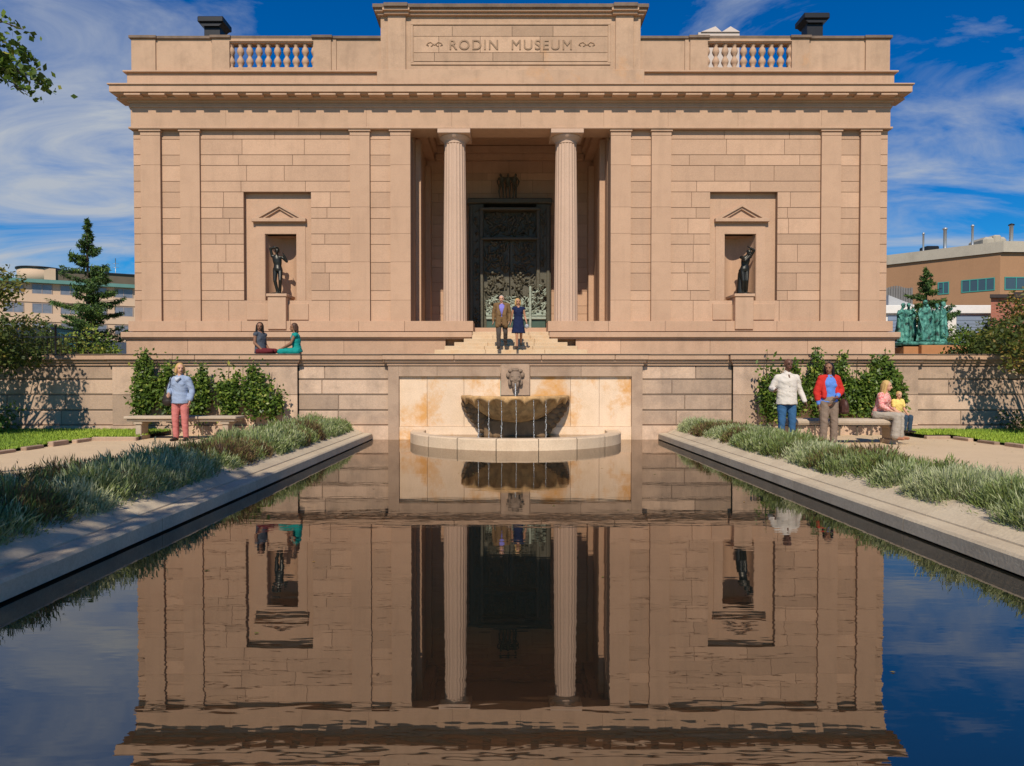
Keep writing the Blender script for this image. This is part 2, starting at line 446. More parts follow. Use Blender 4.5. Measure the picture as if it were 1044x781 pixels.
# lawn edging stones
eb=MB(); random.seed(5)
def edge(xa,ya,xb,yb):
    L=math.hypot(xb-xa,yb-ya); n=max(1,int(L/.75))
    for i in range(n):
        t0=i/n+.01; t1=(i+1)/n-.01
        ax,ay,bx,by=xa+(xb-xa)*t0,ya+(yb-ya)*t0,xa+(xb-xa)*t1,ya+(yb-ya)*t1
        if abs(bx-ax)>abs(by-ay): eb.box(ax,bx,ay-.06,ay+.06,GZ-.05,GZ+random.uniform(.06,.10),random.random(),.012)
        else: eb.box(ax-.06,ax+.06,ay,by,GZ-.05,GZ+random.uniform(.06,.10),random.random(),.012)
edge(-9.3,2,-9.3,14.95); edge(-9.3,14.95,-8.3,14.95); edge(9.83,2,9.83,15.4); edge(9.25,15.42,9.8,15.42)
struct(eb.build('lawn_edging',M['frame']))

# ------------------------------------------------------------------ ashlar helper
def ashlar(b,x0,x1,zs,y,depth,wr=(1.3,2.4),gap=.018,seed=0,vgap=None,bev=.006,shorttint=.0,back=-1.1):
    rnd=random.Random(seed); vgap=gap if vgap is None else vgap
    b.box(x0,x1,y+.02,y+depth,zs[0],zs[-1],back)
    for i in range(len(zs)-1):
        z0,z1=zs[i],zs[i+1]; x=x0; k=0
        off=rnd.uniform(.35,1)
        while x<x1-1e-6:
            wd=rnd.uniform(*wr)*(off if k==0 else 1)
            if x1-(x+wd)<wr[0]*.55: wd=x1-x
            e=min(x1,x+wd)
            b.box(x+(vgap/2 if x>x0 else 0),e-(vgap/2 if e<x1 else 0),y,y+.03,z0+gap/2,z1-gap/2,min(1,max(0,rnd.gauss(.5,.22)+shorttint*(i%2))),bev)
            x=e; k+=1

# ------------------------------------------------------------------ garden wall
gw=thing('garden_wall',(0,Y1,GZ),'long low sandstone garden wall with moulded coping behind the pool','garden wall')
def wz(py): return ZZ(py,Y1)
zcap=wz(361); zt=wz(372.5)
crs=[-.3,wz(434),wz(418.6),wz(402.6),wz(387),zt]
H1,H2,H3=3.09,5.30,9.80
b=MB()
# rusticated (recessed) bays
for s in (-1,1):
    for k,(a,c) in enumerate(((H1,H2),(H3,34.0))):
        x0,x1=(a,c) if s>0 else (-c,-a)
        ashlar(b,x0,x1,crs[1:],Y1+.10,.4,(1.25,1.7),.035,seed=11+k+(s>0)*5,vgap=.012,bev=.018,back=-.25)
        b.box(x0,x1,Y1+.02,Y1+.4,crs[0],crs[1]-.004,.75)
b.build('rusticated_wall',M['wall'],gw)
b=MB()
for s in (-1,1):
    x0,x1=(H2,H3) if s>0 else (-H3,-H2)
    ashlar(b,x0,x1,[crs[1],wz(402.6),zt],Y1,.5,(1.3,2.1),.010,seed=31+(s>0),bev=.005)
    b.box(x0-.02,x1+.02,Y1-.05,Y1+.5,crs[0],crs[1]-.004,.7)
b.build('smooth_wall',M['wall'],gw)
b=MB()
def capseg(x0,x1,p,g=1):
    y=Y1-p; rnd=random.Random(int(x0*7))
    b.box(x0-g*.02+.001,x1+g*.02-.001,y-.02,Y1+.45,zt,wz(369.5),.45)
    b.box(x0-g*.07+.001,x1+g*.07-.001,y-.07,Y1+.45,wz(369.5)+.002,wz(367),.5)
    x=x0-g*.12; xe=x1+g*.12
    while x<xe-1e-6:
        L=min(xe,x+rnd.uniform(1.6,2.4))
        if xe-L<.7: L=xe
        b.box(x+.004,L-.004,y-.13,Y1+.5,wz(367)+.002,wz(362.2),rnd.uniform(.35,.6),.01)
        x=L
for s in (-1,1):
    for (a,c,p) in ((H1,H2,-.08),(H2,H3,.02),(H3,34,-.08)):
        x0,x1=(a,c) if s>0 else (-c,-a); capseg(x0,x1,p,-1 if p<0 else 1)
capseg(-H1,H1,.03)
b.build('coping',M['trim'],gw)
b=MB()
for s in (-1,1):
    for (a,c,p) in ((H1+.121,H2-.121,-.08),(H2-.12,H3+.12,.02),(H3+.121,34,-.08)):
        x0,x1=(a,c) if s>0 else (-c,-a); b.box(x0,x1,Y1-p-.15,Y1+.52,wz(362.2)+.002,zcap,.5,.012)
b.box(-H1-.12,H1+.12,Y1-.03-.15,Y1+.52,wz(362.2)+.002,zcap,.5,.012)
b.build('coping_top',M['dirty_top'],gw)
# fountain bay
b=MB()
fx0,fx1=-2.83,2.83; fz0,fz1=wz(434),wz(383.6)
b.box(-H1,fx0,Y1-.02,Y1+.5,crs[0],zt-.002,.45); b.box(fx1,H1,Y1-.02,Y1+.5,crs[0],zt-.002,.55)
xs=[fx0,-1.9,-.36,.36,1.6,fx1]
for i in range(5):
    if i==2: continue
    b.box(xs[i]+.003,xs[i+1]-.003,Y1-.02,Y1+.5,fz1,zt-.002,[.55,.4,.5,.3,.6][i])
b.build('fountain_frame',M['frame'],gw)
b=MB()
xs=[fx0,-2.15,-1.25,-.36,.36,1.35,2.05,fx1]
for i in range(7): b.box(xs[i]+.004,xs[i+1]-.004,Y1+.06,Y1+.4,fz0-.02,fz1-.002,[.7,.55,.75,.4,.45,.7,.75][i])
b.box(fx0,fx1,Y1+.03,Y1+.5,-.3,fz0-.025,.75)
b.build('fountain_panel',M['travertine'],gw)

# ------------------------------------------------------------------ wall fountain
ft=thing('wall_fountain',(0,Y1-.3,0),'shell shaped stone basin under a bearded spout mask, inside a low curved ring wall','fountain')
b=MB()
b.box(-.355,.355,Y1-.06,Y1+.3,wz(403.5),wz(370),.5,.02); b.build('mask_plaque',M['frame'],ft)
b=MB()
mz=wz(386.5)
def F_(x,y,z): return (x,Y1-.06+y,mz+z)
b.ball(F_(0,-.06,.02),(.155,.15,.20)); b.ball(F_(0,-.17,.0),(.035,.05,.06)); 
for s in (-1,1):
    b.ball(F_(s*.062,-.165,.065),(.05,.035,.018)); b.ball(F_(s*.08,-.15,-.02),(.05,.05,.04)); b.ball(F_(s*.17,-.03,.10),(.055,.05,.07)); b.ball(F_(s*.13,-.06,-.08),(.05,.06,.09))
    b.ball(F_(s*.10,-.05,.20),(.08,.06,.05)); b.ball(F_(s*.05,-.14,-.12),(.04,.05,.09)); b.ball(F_(s*.045,-.175,.035),(.018,.012,.010))
b.ball(F_(0,-.10,-.20),(.07,.07,.10)); b.ball(F_(0,-.16,-.075),(.055,.03,.012)); b.ball(F_(0,-.08,.22),(.1,.07,.05))
b.build('spout_mask',M['mask'],ft)
# basin : fluted half bowl
zr=wz(405); BR=1.27
def flute(r,a,z):
    t=(z-(zr-.85))/.85; k=abs(math.sin(a*9)); return r*(1-.10*(1-k)*min(1,max(0,t*1.2)))
b=MB()
prof=[(.10,zr-.62),(.34,zr-.60),(.62,zr-.52),(.88,zr-.38),(1.05,zr-.24),(1.17,zr-.10),(BR,zr-.02),(BR+.02,zr+.03),(BR-.06,zr+.05),(BR-.14,zr+.0),(1.0,zr-.05),(.05,zr-.06)]
b.lathe(prof,0,Y1+.05,90,PI,2*PI,.45,fn=flute,caps=False)
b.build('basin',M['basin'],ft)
b=MB()   # scalloped drooping lip: points between the flutes
vs=[];na=180
for q in range(na+1):
    a=PI+PI*q/na; dr=1-abs(math.sin(a*9)); zl=zr-.035-.13*dr**1.3
    for (r,z) in ((BR-.10,zr+.045),(BR+.03,zr+.05),(BR+.055,zr+.02),(BR+.04-.05*dr,zl),(BR-.02-.05*dr,zl+.02)):
        vs.append((r*math.cos(a),Y1+.05+r*math.sin(a),z))
b.add(vs,[(q*5+e,q*5+e+1,q*5+e+6,q*5+e+5) for q in range(na) for e in range(4)],.75,True)
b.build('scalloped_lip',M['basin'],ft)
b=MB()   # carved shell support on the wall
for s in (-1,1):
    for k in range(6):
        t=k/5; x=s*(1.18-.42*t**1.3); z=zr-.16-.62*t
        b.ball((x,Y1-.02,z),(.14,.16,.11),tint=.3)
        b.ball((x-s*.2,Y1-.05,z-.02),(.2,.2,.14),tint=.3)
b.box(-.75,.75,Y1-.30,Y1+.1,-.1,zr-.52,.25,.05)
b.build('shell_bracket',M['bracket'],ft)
b=MB(); b.lathe([(BR-.16,zr-.01),(.02,zr-.008)],0,Y1+.05,40,PI,2*PI,.5,caps=False); b.build('basin_water',M['water'],ft)
# ring wall segments
b=MB(); RC=Y1-.22; RO=2.5; RI=2.18; nseg=9
for k in range(nseg):
    a0=PI+PI*k/nseg+.003; a1=PI+PI*(k+1)/nseg-.003
    b.lathe([(RI,-.4),(RO,-.4),(RO,.215),(RO-.02,.24),(RI+.02,.24),(RI,.22),(RI,-.4)],0,RC,10,a0,a1,random.uniform(.35,.65),caps=False,smooth=False)
for s in (-1,1): b.box(s*RI,s*RO,RC+.002,Y1+.02,-.4,.24,.5,.01)
b.build('ring_wall',M['ring'],ft)
b=MB(); b.lathe([(RI+.01,.12),(.02,.121)],0,RC,40,PI,2*PI,.5,caps=False); b.box(-RI,RI,RC,Y1+.05,.10,.1205); b.build('ring_water',M['water'],ft)
random.seed(12)
for x in (-.86,-.62,-.33,.0,.40,.68):
    b=MB(); yb=Y1+.05-math.sqrt(max(.01,(BR+.03)**2-x*x)); z=zr-.05; k=0; pts=[]; rr=[]
    while z>.12:
        b.ball((x+random.uniform(-.006,.006)+ (.0 if z>.5 else random.uniform(-.012,.012)),yb-.012*k**.8*.4,z),(.006,.006,random.uniform(.016,.045)),seg=6,rings=5); z-=random.uniform(.03,.075); k+=1
    b.tube([(x,yb-.01,zr-.04),(x+.004,yb-.03,.5),(x-.004,yb-.035,.12)],[.0035,.003,.004],5); b.ball((x,yb-.035,.128),(.05,.04,.012),seg=10,rings=6)
    b.build('water_jet',M['jet'],ft)
b=MB(); b.tube([(0,Y1-.24,mz-.10),(0,Y1-.27,mz-.22),(0,Y1-.28,zr)],[.018,.014,.012],6); b.build('water_jet',M['jet'],ft)

# ------------------------------------------------------------------ benches
def bench(x0,x1,y,label,round_=False):
    c=(x0+x1)/2
    t=thing('stone_bench',(c,y,GZ),label,'bench','stone benches against the garden wall')
    b=MB()
    if round_:
        b.prism([(y-.25,GZ+.40),(y+.25,GZ+.40),(y+.27,GZ+.44),(y+.27,GZ+.48),(y+.22,GZ+.52),(y-.22,GZ+.52),(y-.27,GZ+.48),(y-.27,GZ+.44)],0,x0,x1)
    else:
        b.box(x0,x1,y-.26,y+.26,GZ+.455,GZ+.52,.6,.015); b.box(x0+.05,x1-.05,y-.21,y+.21,GZ+.40,GZ+.453,.45,.01)
    b.build('seat',M['bench'],t)
    for lx in (x0+.28,x1-.28):
        b=MB(); b.box(lx-.09,lx+.09,y-.19,y+.19,GZ-.02,GZ+.10,.5,.01); b.box(lx-.065,lx+.065,y-.16,y+.16,GZ+.10,GZ+.34,.5,.012); b.box(lx-.10,lx+.10,y-.19,y+.19,GZ+.335,GZ+.398,.5,.012)
        b.build('leg',M['bench'],t)
    return t
BLY,BRY=15.4,14.3
bench(XX(132,425,BLY),XX(245,425,BLY),BLY,'pale stone bench behind the woman in pink trousers, with a flat moulded seat')
bench(XX(800,428,BRY),XX(920,428,BRY),BRY,'stone bench with a rounded seat edge where the woman and child sit',True)

# ------------------------------------------------------------------ museum
BX=-.045; Y2=24.0; K=29.1; HW=385/K
def fz(py,Y=Y2): return ZZ(py,Y)
mu=thing('museum_building',(BX,Y2,UZ),'symmetrical sandstone museum with a two column portico, niches, heavy cornice and roof parapet','museum')
C_=[fz(v) for v in (327.5,306,296,278,267,248.6,238,222,211,195,184,168,157,141,132)]
def both(fn):
    for s in (-1,1): fn(s)
def hr(s,a,c):   # half px range -> world x range
    a/=K; c/=K
    return (BX+a,BX+c) if s>0 else (BX-c,BX-a)
zplt=fz(338)  # underside of plinth course
# main body core
b=MB()
for s in (-1,1):
    x0,x1=hr(s,102,385); 
b.box(BX-HW+.03,BX-3.57,Y2+1.25,Y2+14,UZ,fz(74),.4); b.box(BX+3.57,BX+HW-.03,Y2+1.25,Y2+14,UZ,fz(74),.4)
b.box(BX-3.6,BX+3.6,Y2+5.6,Y2+14,UZ,fz(74),.4); b.box(BX-3.6,BX+3.6,Y2+.85,Y2+5.6,fz(131)+1.1,fz(76),.4)
for s in (-1,1): b.box(BX+s*1.2,BX+s*3.4,Y2+.15,Y2+.98,UZ,zplt-.02,.4)
b.build('core_wall',M['facade'],mu)
for s in (-1,1):
    b=MB()
    # corner strip
    x0,x1=hr(s,376.5,385); ashlar(b,x0,x1,C_[:-1]+[C_[-1]],Y2+.09,.55,(2,3),.016,seed=3)
    # recess between end pilasters, and beside anta
    x0,x1=hr(s,336.5,356.5); ashlar(b,x0,x1,C_,Y2+.12,.5,(3,4),.014,seed=4+(s>0))
    x0,x1=hr(s,122.5,143.5); ashlar(b,x0,x1,C_,Y2+.12,.5,(3,4),.014,seed=8+(s>0))
    # main bay around the niche
    x0,x1=hr(s,163.5,204); x2,x3=hr(s,273,316.5)
    lo=min(x0,x2)
    z306=C_[1]; z195=C_[9]
    for (a,c,sd) in ((x0,x1,20),(x2,x3,23)):
        ashlar(b,a,c,C_[1:10],Y2+.09,.5,(.75,1.5),.016,seed=sd+(s>0)*9,shorttint=.12)
    xa,xb=hr(s,163.5,316.5)
    ashlar(b,xa,xb,C_[9:],Y2+.09,.5,(1.3,2.3),.016,seed=40+(s>0))
    ashlar(b,xa,xb,C_[:2],Y2+.09,.5,(1.2,2.0),.016,seed=50+(s>0))
    b.build('wall',M['facade'],mu)
# pilasters
for s in (-1,1):
    for (a,c) in ((356.5,376.5),(316.5,336.5),(143.5,163.5),(102,122.5)):
        b=MB(); x0,x1=hr(s,a,c)
        dep=.5 if a>102 else .8
        zl=[C_[0],C_[1],C_[4],C_[6],C_[8],C_[11],C_[14]-.21]
        b.box(x0+.002,x1-.002,Y2+.02,Y2+dep,zl[0],zl[-1],-.6)
        rnd=random.Random(int(a)+(s>0)*3)
        for i in range(len(zl)-1): b.box(x0,x1,Y2,Y2+.03,zl[i]+.003,zl[i+1]-.003,rnd.uniform(.4,.62),.003)
        p=b.build('pilaster',M['facade'],mu)
        b=MB(); b.box(x0-.004,x1+.004,Y2-.006,Y2+.3,C_[14]-.205,C_[14]-.075,.5,.005); b.box(x0-.04,x1+.04,Y2-.05,Y2+.3,C_[14]-.073,C_[14]-.002,.5,.008)
        b.build('capital',M['trim'],p)
# niches
for s in (-1,1):
    x0,x1=hr(s,204,273); n0,n1=hr(s,221,253); xc=(n0+n1)/2
    yp=Y2+.30; zt_,zb_=C_[9],C_[1]
    nz1=fz(237); nz0=fz(305)
    e=MB()
    e.box(x0,n0,yp,yp+.3,zb_,zt_,.55); e.box(n1,x1,yp,yp+.3,zb_,zt_,.45); e.box(n0,n1,yp,yp+.3,nz1,zt_,.5)
    # architrave frame round opening
    f0,f1=n0-.33,n1+.33
    e.box(f0,n0-.012,yp-.025,yp-.001,zb_,nz1+.33,.55); e.box(n1+.012,f1,yp-.025,yp-.001,zb_,nz1+.33,.55); e.box(n0-.012,n1+.012,yp-.025,yp-.001,nz1+.012,nz1+.33,.55)
    # curved niche shell
    r=(n1-n0)/2; seg=16; vs=[];
    for z in (nz0-.5,nz1):
        for k in range(seg+1):
            a=PI*k/seg; vs.append((xc+r*math.cos(a),yp+.05+.75*math.sin(a),z))
    fs=[(k,k+1,k+seg+2,k+seg+1) for k in range(seg)]
    e.add(vs,fs,.5,True)
    e.add([vs[k+seg+1] for k in range(seg+1)],[tuple(range(seg+1))],.5)
    e.box(n0,n1,yp+.02,yp+.8,nz0-.5,nz0-.03,.5)
    ni=e.build('niche',M['facade'],mu)
    pd=MB(); px0,px1=hr(s,210,265.5); pc=(px0+px1)/2; zb=fz(225); za=fz(206.5)
    pd.box(px0,px1,yp-.18,yp,zb,zb+.13,.5,.012)
    for q in (-1,1):   # raking mouldings
        xa=px0 if q<0 else px1
        pts=[(xa+(-q)*.02,zb+.132),(pc,za),(pc,za-.09),(xa+(-q)*.22,zb+.132)]
        pd.prism(pts if q<0 else pts[::-1],1,yp-.13,yp,.5)
        pts2=[(xa+(-q)*.23,zb+.133),(pc,za-.095),(pc,za-.17),(xa+(-q)*.40,zb+.133)]
        pd.prism(pts2 if q<0 else pts2[::-1],1,yp-.07,yp,.5)
    pd.build('pediment',M['trim'],ni)
    pe=MB(); q0,q1=hr(s,228,246.5)
    pe.box(q0,q1,Y2-.16,yp+.5,fz(336),fz(303),.55,.012); pe.box(q0-.04,q1+.04,Y2-.20,yp+.5,fz(303)+.002,fz(300),.6,.012)
    pe.build('pedestal',M['trim'],ni)
    for (g0,g1) in ((x0+.1,q0-.05),(q1+.05,x1-.1)):
        ap=MB(); ap.box(g0,g1,Y2+.05,Y2+.1,C_[0]+.05,C_[1]-.12,.5,.01); ap.build('apron_panel',M['facade'],ni)
# plinth, ledge, platform
b=MB()
for s in (-1,1):
    x0,x1=hr(s,38,389)
    seg=[x0]; rnd=random.Random(9+(s>0))
    while seg[-1]<x1-2.6: seg.append(seg[-1]+rnd.uniform(1.6,2.5))
    seg.append(x1)
    for i in range(len(seg)-1): b.box(seg[i]+.004,seg[i+1]-.004,Y2-.10,Y2+1.0,zplt,C_[0]-.002,rnd.uniform(.4,.62),.006)
b.box(BX-3.5,BX+3.5,Y2+1.0,Y2+5.6,zplt-.3,C_[0]-.15,.5)
b.build('plinth',M['facade'],mu)
b=MB()
for s in (-1,1):
    x0,x1=hr(s,39,393)
    b.box(x0,x1,Y2-.34,Y2+1.0,fz(344,Y2-.3),fz(338.6,Y2-.3),.55,.012); b.box(x0+(.05 if s>0 else 0),x1-(.0 if s>0 else .05),Y2-.27,Y2+1,fz(345.6,Y2-.3),fz(344,Y2-.3)-.002,.5)
    x0,x1=hr(s,66,389.5); ashlar(b,x0,x1,[UZ-.1,fz(345.8,Y2-.2)],Y2-.20,1.0,(1.8,3.4),.008,seed=70+(s>0))
b.build('platform',M['trim'],mu)
# steps
b=MB(); z0=fz(338.3,Y2-.1)
for i in range(11):
    z=z0-.14*i
    if z<UZ: break
    hw=1.30+.30*max(0,i-1) if i>1 else 1.335
    rnd=random.Random(i)
    xs=[-hw,-hw*.35+rnd.uniform(-.2,.2),hw*.4+rnd.uniform(-.2,.2),hw]
    for k in range(3): b.box(BX+xs[k]+.003,BX+xs[k+1]-.003,Y2-.12-.33*i,Y2+.9 if i<2 else Y2-.15,z-.14,z,rnd.uniform(.35,.65),.012)
b.box(BX-1.34,BX+1.34,Y2+.2,Y2+3.9,z0-.2,z0+.002,.5)
b.box(BX-1.75,BX+1.75,Y2+2.6,Y2+4.2,z0,z0+.2,.7,.01)
b.build('steps',M['steps'],mu)
# columns
for s in (-1,1):
    cxm=BX+s*1.975; cyc=Y2+.44; zb=C_[0]; ztp=C_[14]-.01
    fl=lambda r,a,z:r*(1-.055*abs(math.sin(a*10)) ** .8) if zb+.02<z<ztp-.36 else r
    b=MB(); prof=[]
    zs=[zb,zb+.03]+[zb+.06+(ztp-.40-zb-.06)*i/14 for i in range(15)]
    for z in zs:
        t=(z-zb)/(ztp-zb); prof.append((.425-.062*t-.01*math.sin(t*PI)*-1,z))
    fl2=lambda r,a,z:r*(.945+.055*(1-abs(math.cos(a*10))**1.6)) 
    b.lathe(prof,cxm,cyc,160,tint=.5,fn=fl2,smooth=False)
    c=b.build('column',M['column'],mu)
    b=MB(); b.lathe([(.365,ztp-.42),(.385,ztp-.40),(.375,ztp-.38),(.375,ztp-.33),(.43,ztp-.27),(.52,ztp-.19),(.53,ztp-.15)],cxm,cyc,40)
    b.box(cxm-.57,cxm+.57,cyc-.57,cyc+.57,ztp-.15,ztp,.5,.012); b.build('capital',M['column'],c)
# entablature
b=MB()
def course(p,py0,py1,tint=.5,bev=.01,back=1.0,Yc=None,mb=None):
    Yf=Y2-p; mb=mb or b
    z0=fz(py0,Yf); z1=fz(py1,Yf)
    mb.box(BX-HW-p,BX+HW+p,Yf,Y2+back,z0+.001,z1-.001,tint,bev)
za=C_[14]
b.box(BX-HW-.08,BX+HW+.08,Y2-.09,Y2+.8,za,za+.07,.45,.01)
zf1=fz(110,Y2-.02)
rnd=random.Random(77); x=BX-HW-.02
while x<BX+HW:
    e=min(BX+HW+.02,x+rnd.uniform(2.2,3.6)); 
    if BX+HW-e<1: e=BX+HW+.02
    b.box(x+.002,e-.002,Y2-.03,Y2+.8,za+.072,zf1,rnd.uniform(.42,.6),.004); x=e
b.build('frieze',M['trim'],mu)
b=MB()
zc0=zf1
def crs_(p,z0,z1,t=.45): b.box(BX-HW-p,BX+HW+p,Y2-p,Y2+1.2,z0+.001,z1-.001,t,.008)
pc=.50; zc1=fz(93.5,Y2-pc); zc2=fz(86.5,Y2-pc)
crs_(.07,zc0,zc0+.07); 
crs_(.04,zc0+.07,zc0+.16,.5); crs_(.10,zc0+.16,zc0+.24); crs_(.17,zc0+.24,zc0+.32)
crs_(.24,zc0+.32,zc1-.12); crs_(.44,zc1-.04,zc1+.0)
n=32
for k in range(n):   # mutules
    xm=BX-HW-.15+(2*HW+.3)*(k+.5)/n
    b.box(xm-.28,xm+.28,Y2-pc+.02,Y2,zc1-.095,zc1-.04,.75,.008)
for s in (-1,1):
    for k in range(12):
        ym=Y2+.2+k*.83
        b.box(BX+s*HW,BX+s*(HW+pc-.02),ym-.28,ym+.28,zc1-.095,zc1-.04,.6)
crs_(pc,zc1,zc2,.6); crs_(pc+.05,zc2,zc2+.05,.5)
b.build('cornice',M['trim'],mu)
b=MB()
# blocking course and parapet
zb1=fz(74.5,Y2-.1); 
b.box(BX-HW-.10,BX+HW+.10,Y2-.10,Y2+1.0,zc2+.052,zb1,.5,.01)
b.box(BX-HW-.20,BX+HW+.20,Y2-.20,Y2+1.0,zb1+.001,zb1+.06,.55,.01)
b.build('blocking_course',M['trim'],mu)
b=MB(); zp0=zb1+.062; zp1=fz(39.5)
bal=[(200,286)]
xb0,xb1=200/K,285/K     # balustrade opening half-range
PD=.45
for s in (-1,1):
    b=MB()
    def rng_(a,c): return (BX+a,BX+c) if s>0 else (BX-c,BX-a)
    for (a,c,p,t) in ((HW-.85,HW,.0,.5),(303/K,HW-.85,-.05,.6),(285/K,303/K,.02,.45),(182/K,200/K,.02,.5),(177/K,182/K,-.02,.5),(131/K,177/K,-.05,.45)):
        x0,x1=rng_(a,c); b.box(x0+.002,x1-.002,Y2-p,Y2+PD,zp0,zp1,t,.006)
    x0,x1=rng_(xb0,xb1); b.box(x0,x1,Y2-.02,Y2+PD,zp0,zp0+.15,.5); b.box(x0,x1,Y2-.02,Y2+PD,zp1-.09,zp1,.5)
    x0,x1=rng_(HW-.4,HW); b.box(x0,x1,Y2+PD,Y2+13,zp0,zp1,.5)
    b.build('parapet',M['attic'],mu)
for s in (-1,1):
    b=MB()
    for (a,c,p) in ((HW-.90,HW+.06,.07),(303/K+.05,HW-.90,.02),(283.5/K,304.5/K,.09),(200/K,283.5/K,.03),(180.5/K,201.5/K,.09),(131/K,180.5/K,.02)):
        x0,x1=(BX+a,BX+c) if s>0 else (BX-c,BX-a); b.box(x0+.001,x1-.001,Y2-p,Y2+PD+.05,zp1+.001,fz(36.6),.5,.01)
    b.build('parapet_coping',M['dirty_top'],mu)
for s in (-1,1):
    bt=MB()
    x0,x1=(BX+xb0,BX+xb1) if s>0 else (BX-xb1,BX-xb0)
    bt.box(x0,x1,Y2+.02,Y2+.3,zp0+.151,zp0+.19); bt.box(x0,x1,Y2+.02,Y2+.3,zp1-.13,zp1-.091)
    rail=bt.build('balustrade',M['trim'],mu)
    zz0=zp0+.19; zz1=zp1-.13; h=zz1-zz0
    for k in range(-1,9):
        q=MB(); xk=x0+(x1-x0)*(k+.5+.5)/9
        pr=[(.075,0),(.075,.06),(.05,.10),(.085,.2),(.105,.28),(.085,.38),(.05,.47),(.045,.5),(.05,.53),(.085,.62),(.10,.70),(.08,.82),(.05,.9),(.08,.95),(.08,1)]
        q.lathe([(r*1.25,zz0+t*h) for r,t in pr],xk,Y2+.16,14); q.build('baluster',M['trim'],rail)
# attic block
b=MB(); AH=131.5/K; zt0=fz(74.5); ztop=fz(17.5)
b.box(BX-AH-.1,BX+AH+.1,Y2-.24,Y2+.9,zc2+.051,zt0+.02,.55,.01)
b.box(BX-AH,BX+AH,Y2-.04,Y2+.9,zt0+.022,ztop,.5)
for s in (-1,1):
    x0,x1=(BX+106/K,BX+124/K) if s>0 else (BX-124/K,BX-106/K)
    b.box(x0,x1,Y2-.12,Y2-.039,zt0+.022,ztop,.6,.008)
# panel frame
pz0,pz1=fz(67),fz(24); ph=101/K
b.box(BX-ph,BX+ph,Y2-.075,Y2-.04,pz1-.08,pz1,.6,.01); b.box(BX-ph,BX+ph,Y2-.075,Y2-.04,pz0,pz0+.08,.6,.01)
for s in (-1,1): b.box(BX+s*ph,BX+s*(ph-.08),Y2-.074,Y2-.04,pz0+.081,pz1-.081,.6,.01)
ashlar(b,BX-ph+.1,BX+ph-.1,[pz0+.12,fz(54.5),fz(38),pz1-.12],Y2-.06,.03,(1.4,2.4),.01,seed=90)
at=b.build('attic_block',M['attic'],mu)
b=MB()
for (p,z0,z1) in ((.10,ztop+.001,ztop+.09),(.18,ztop+.091,ztop+.18)):
    b.box(BX-AH-p,BX+AH+p,Y2-.04-p,Y2+.9+p,z0,z1,.5,.008)
    for s in (-1,1):
        x0,x1=(BX+104/K-p*.5,BX+126/K+p*.5) if s>0 else (BX-126/K-p*.5,BX-104/K+p*.5)
        b.box(x0,x1,Y2-.12-p,Y2-.04-p-.001,z0+.001,z1-.001,.55,.008)
b.build('attic_cornice',M['trim'],at)
b=MB(); b.box(BX-AH-.24,BX+AH+.24,Y2-.30,Y2+1.1,ztop+.182,fz(8.2),.5,.012)
for s in (-1,1):
    x0,x1=(BX+103/K,BX+127/K) if s>0 else (BX-127/K,BX-103/K); b.box(x0,x1,Y2-.38,Y2-.302,ztop+.183,fz(8.2)-.002,.5,.012)
b.build('attic_coping',M['dirty_top'],at)
# inscription
cu=bpy.data.curves.new('letters','FONT'); cu.body='RODIN  MUSEUM'; cu.size=.50; cu.align_x='CENTER'; cu.extrude=.006; cu.space_character=1.18; cu.bevel_depth=.004
to=bpy.data.objects.new('letters',cu); to.rotation_euler=(PI/2,0,0); col.objects.link(to)
dg=bpy.context.evaluated_depsgraph_get(); tm=bpy.data.meshes.new_from_object(to.evaluated_get(dg)); 
bpy.data.objects.remove(to)
pw=parent_world(at)
wdt=max(v.co.x for v in tm.vertices)-min(v.co.x for v in tm.vertices)
sx=4.25/wdt
for v in tm.vertices: v.co=Vector((BX+v.co.x*sx,Y2-.075-v.co.z*1.0,fz(51.5)+v.co.y*.96))-pw
tm.materials.append(M['letters'])
lo_=bpy.data.objects.new('inscription',tm); col.objects.link(lo_); lo_.parent=at
for s in (-1,1):
    b=MB(); xo=BX+s*77/K; zo=fz(46)
    b.ball((xo,Y2-.062,zo),(.05,.025,.05)); 
    for q in (-1,1):
        b.tube([(xo+q*.04,Y2-.07,zo),(xo+q*.12,Y2-.07,zo+.07),(xo+q*.22,Y2-.07,zo+.05),(xo+q*.27,Y2-.07,zo-.03),(xo+q*.2,Y2-.07,zo-.05)],.02,6)
        b.tube([(xo+q*.05,Y2-.07,zo-.03),(xo+q*.13,Y2-.07,zo-.07)],.018,6)
    b.build('scroll_ornament',M['letters'],at)
# portico interior
b=MB(); YB=Y2+5.0; zc=fz(131)+1.0; zfl=C_[0]-.15
crs2=[zfl]+[z for z in C_[1:]]+[zc]
ashlar(b,BX-3.5,BX+3.5,crs2,YB,.5,(1.2,2.0),.010,seed=101)
for s in (-1,1):
    b.box(BX+s*3.5,BX+s*3.56,Y2+.8,YB+.5,zfl,zc,.45)
    b.box(BX+s*3.5,BX+s*3.30,Y2+1.35,Y2+1.9,zfl,zc-.9,.5,.01)
    b.box(BX+s*3.5,BX+s*3.28,YB-.55,YB,zfl,zc-.9,.5,.01)
    b.box(BX+s*3.5,BX+s*3.15,Y2+.8,YB,zc-.55,zc-.3,.5,.01); b.box(BX+s*3.5,BX+s*3.0,Y2+.8,YB,zc-.3,zc-.02,.5,.01)
b.box(BX-3.1,BX+3.1,YB-.25,YB,zc-.55,zc-.3,.5,.01); b.box(BX-3.1,BX+3.1,YB-.4,YB,zc-.3,zc-.02,.5,.01)
b.box(BX-3.5,BX+3.5,Y2+.8,YB+.5,zc,zc+.2,.5)
b.build('portico_wall',M['facade'],mu)
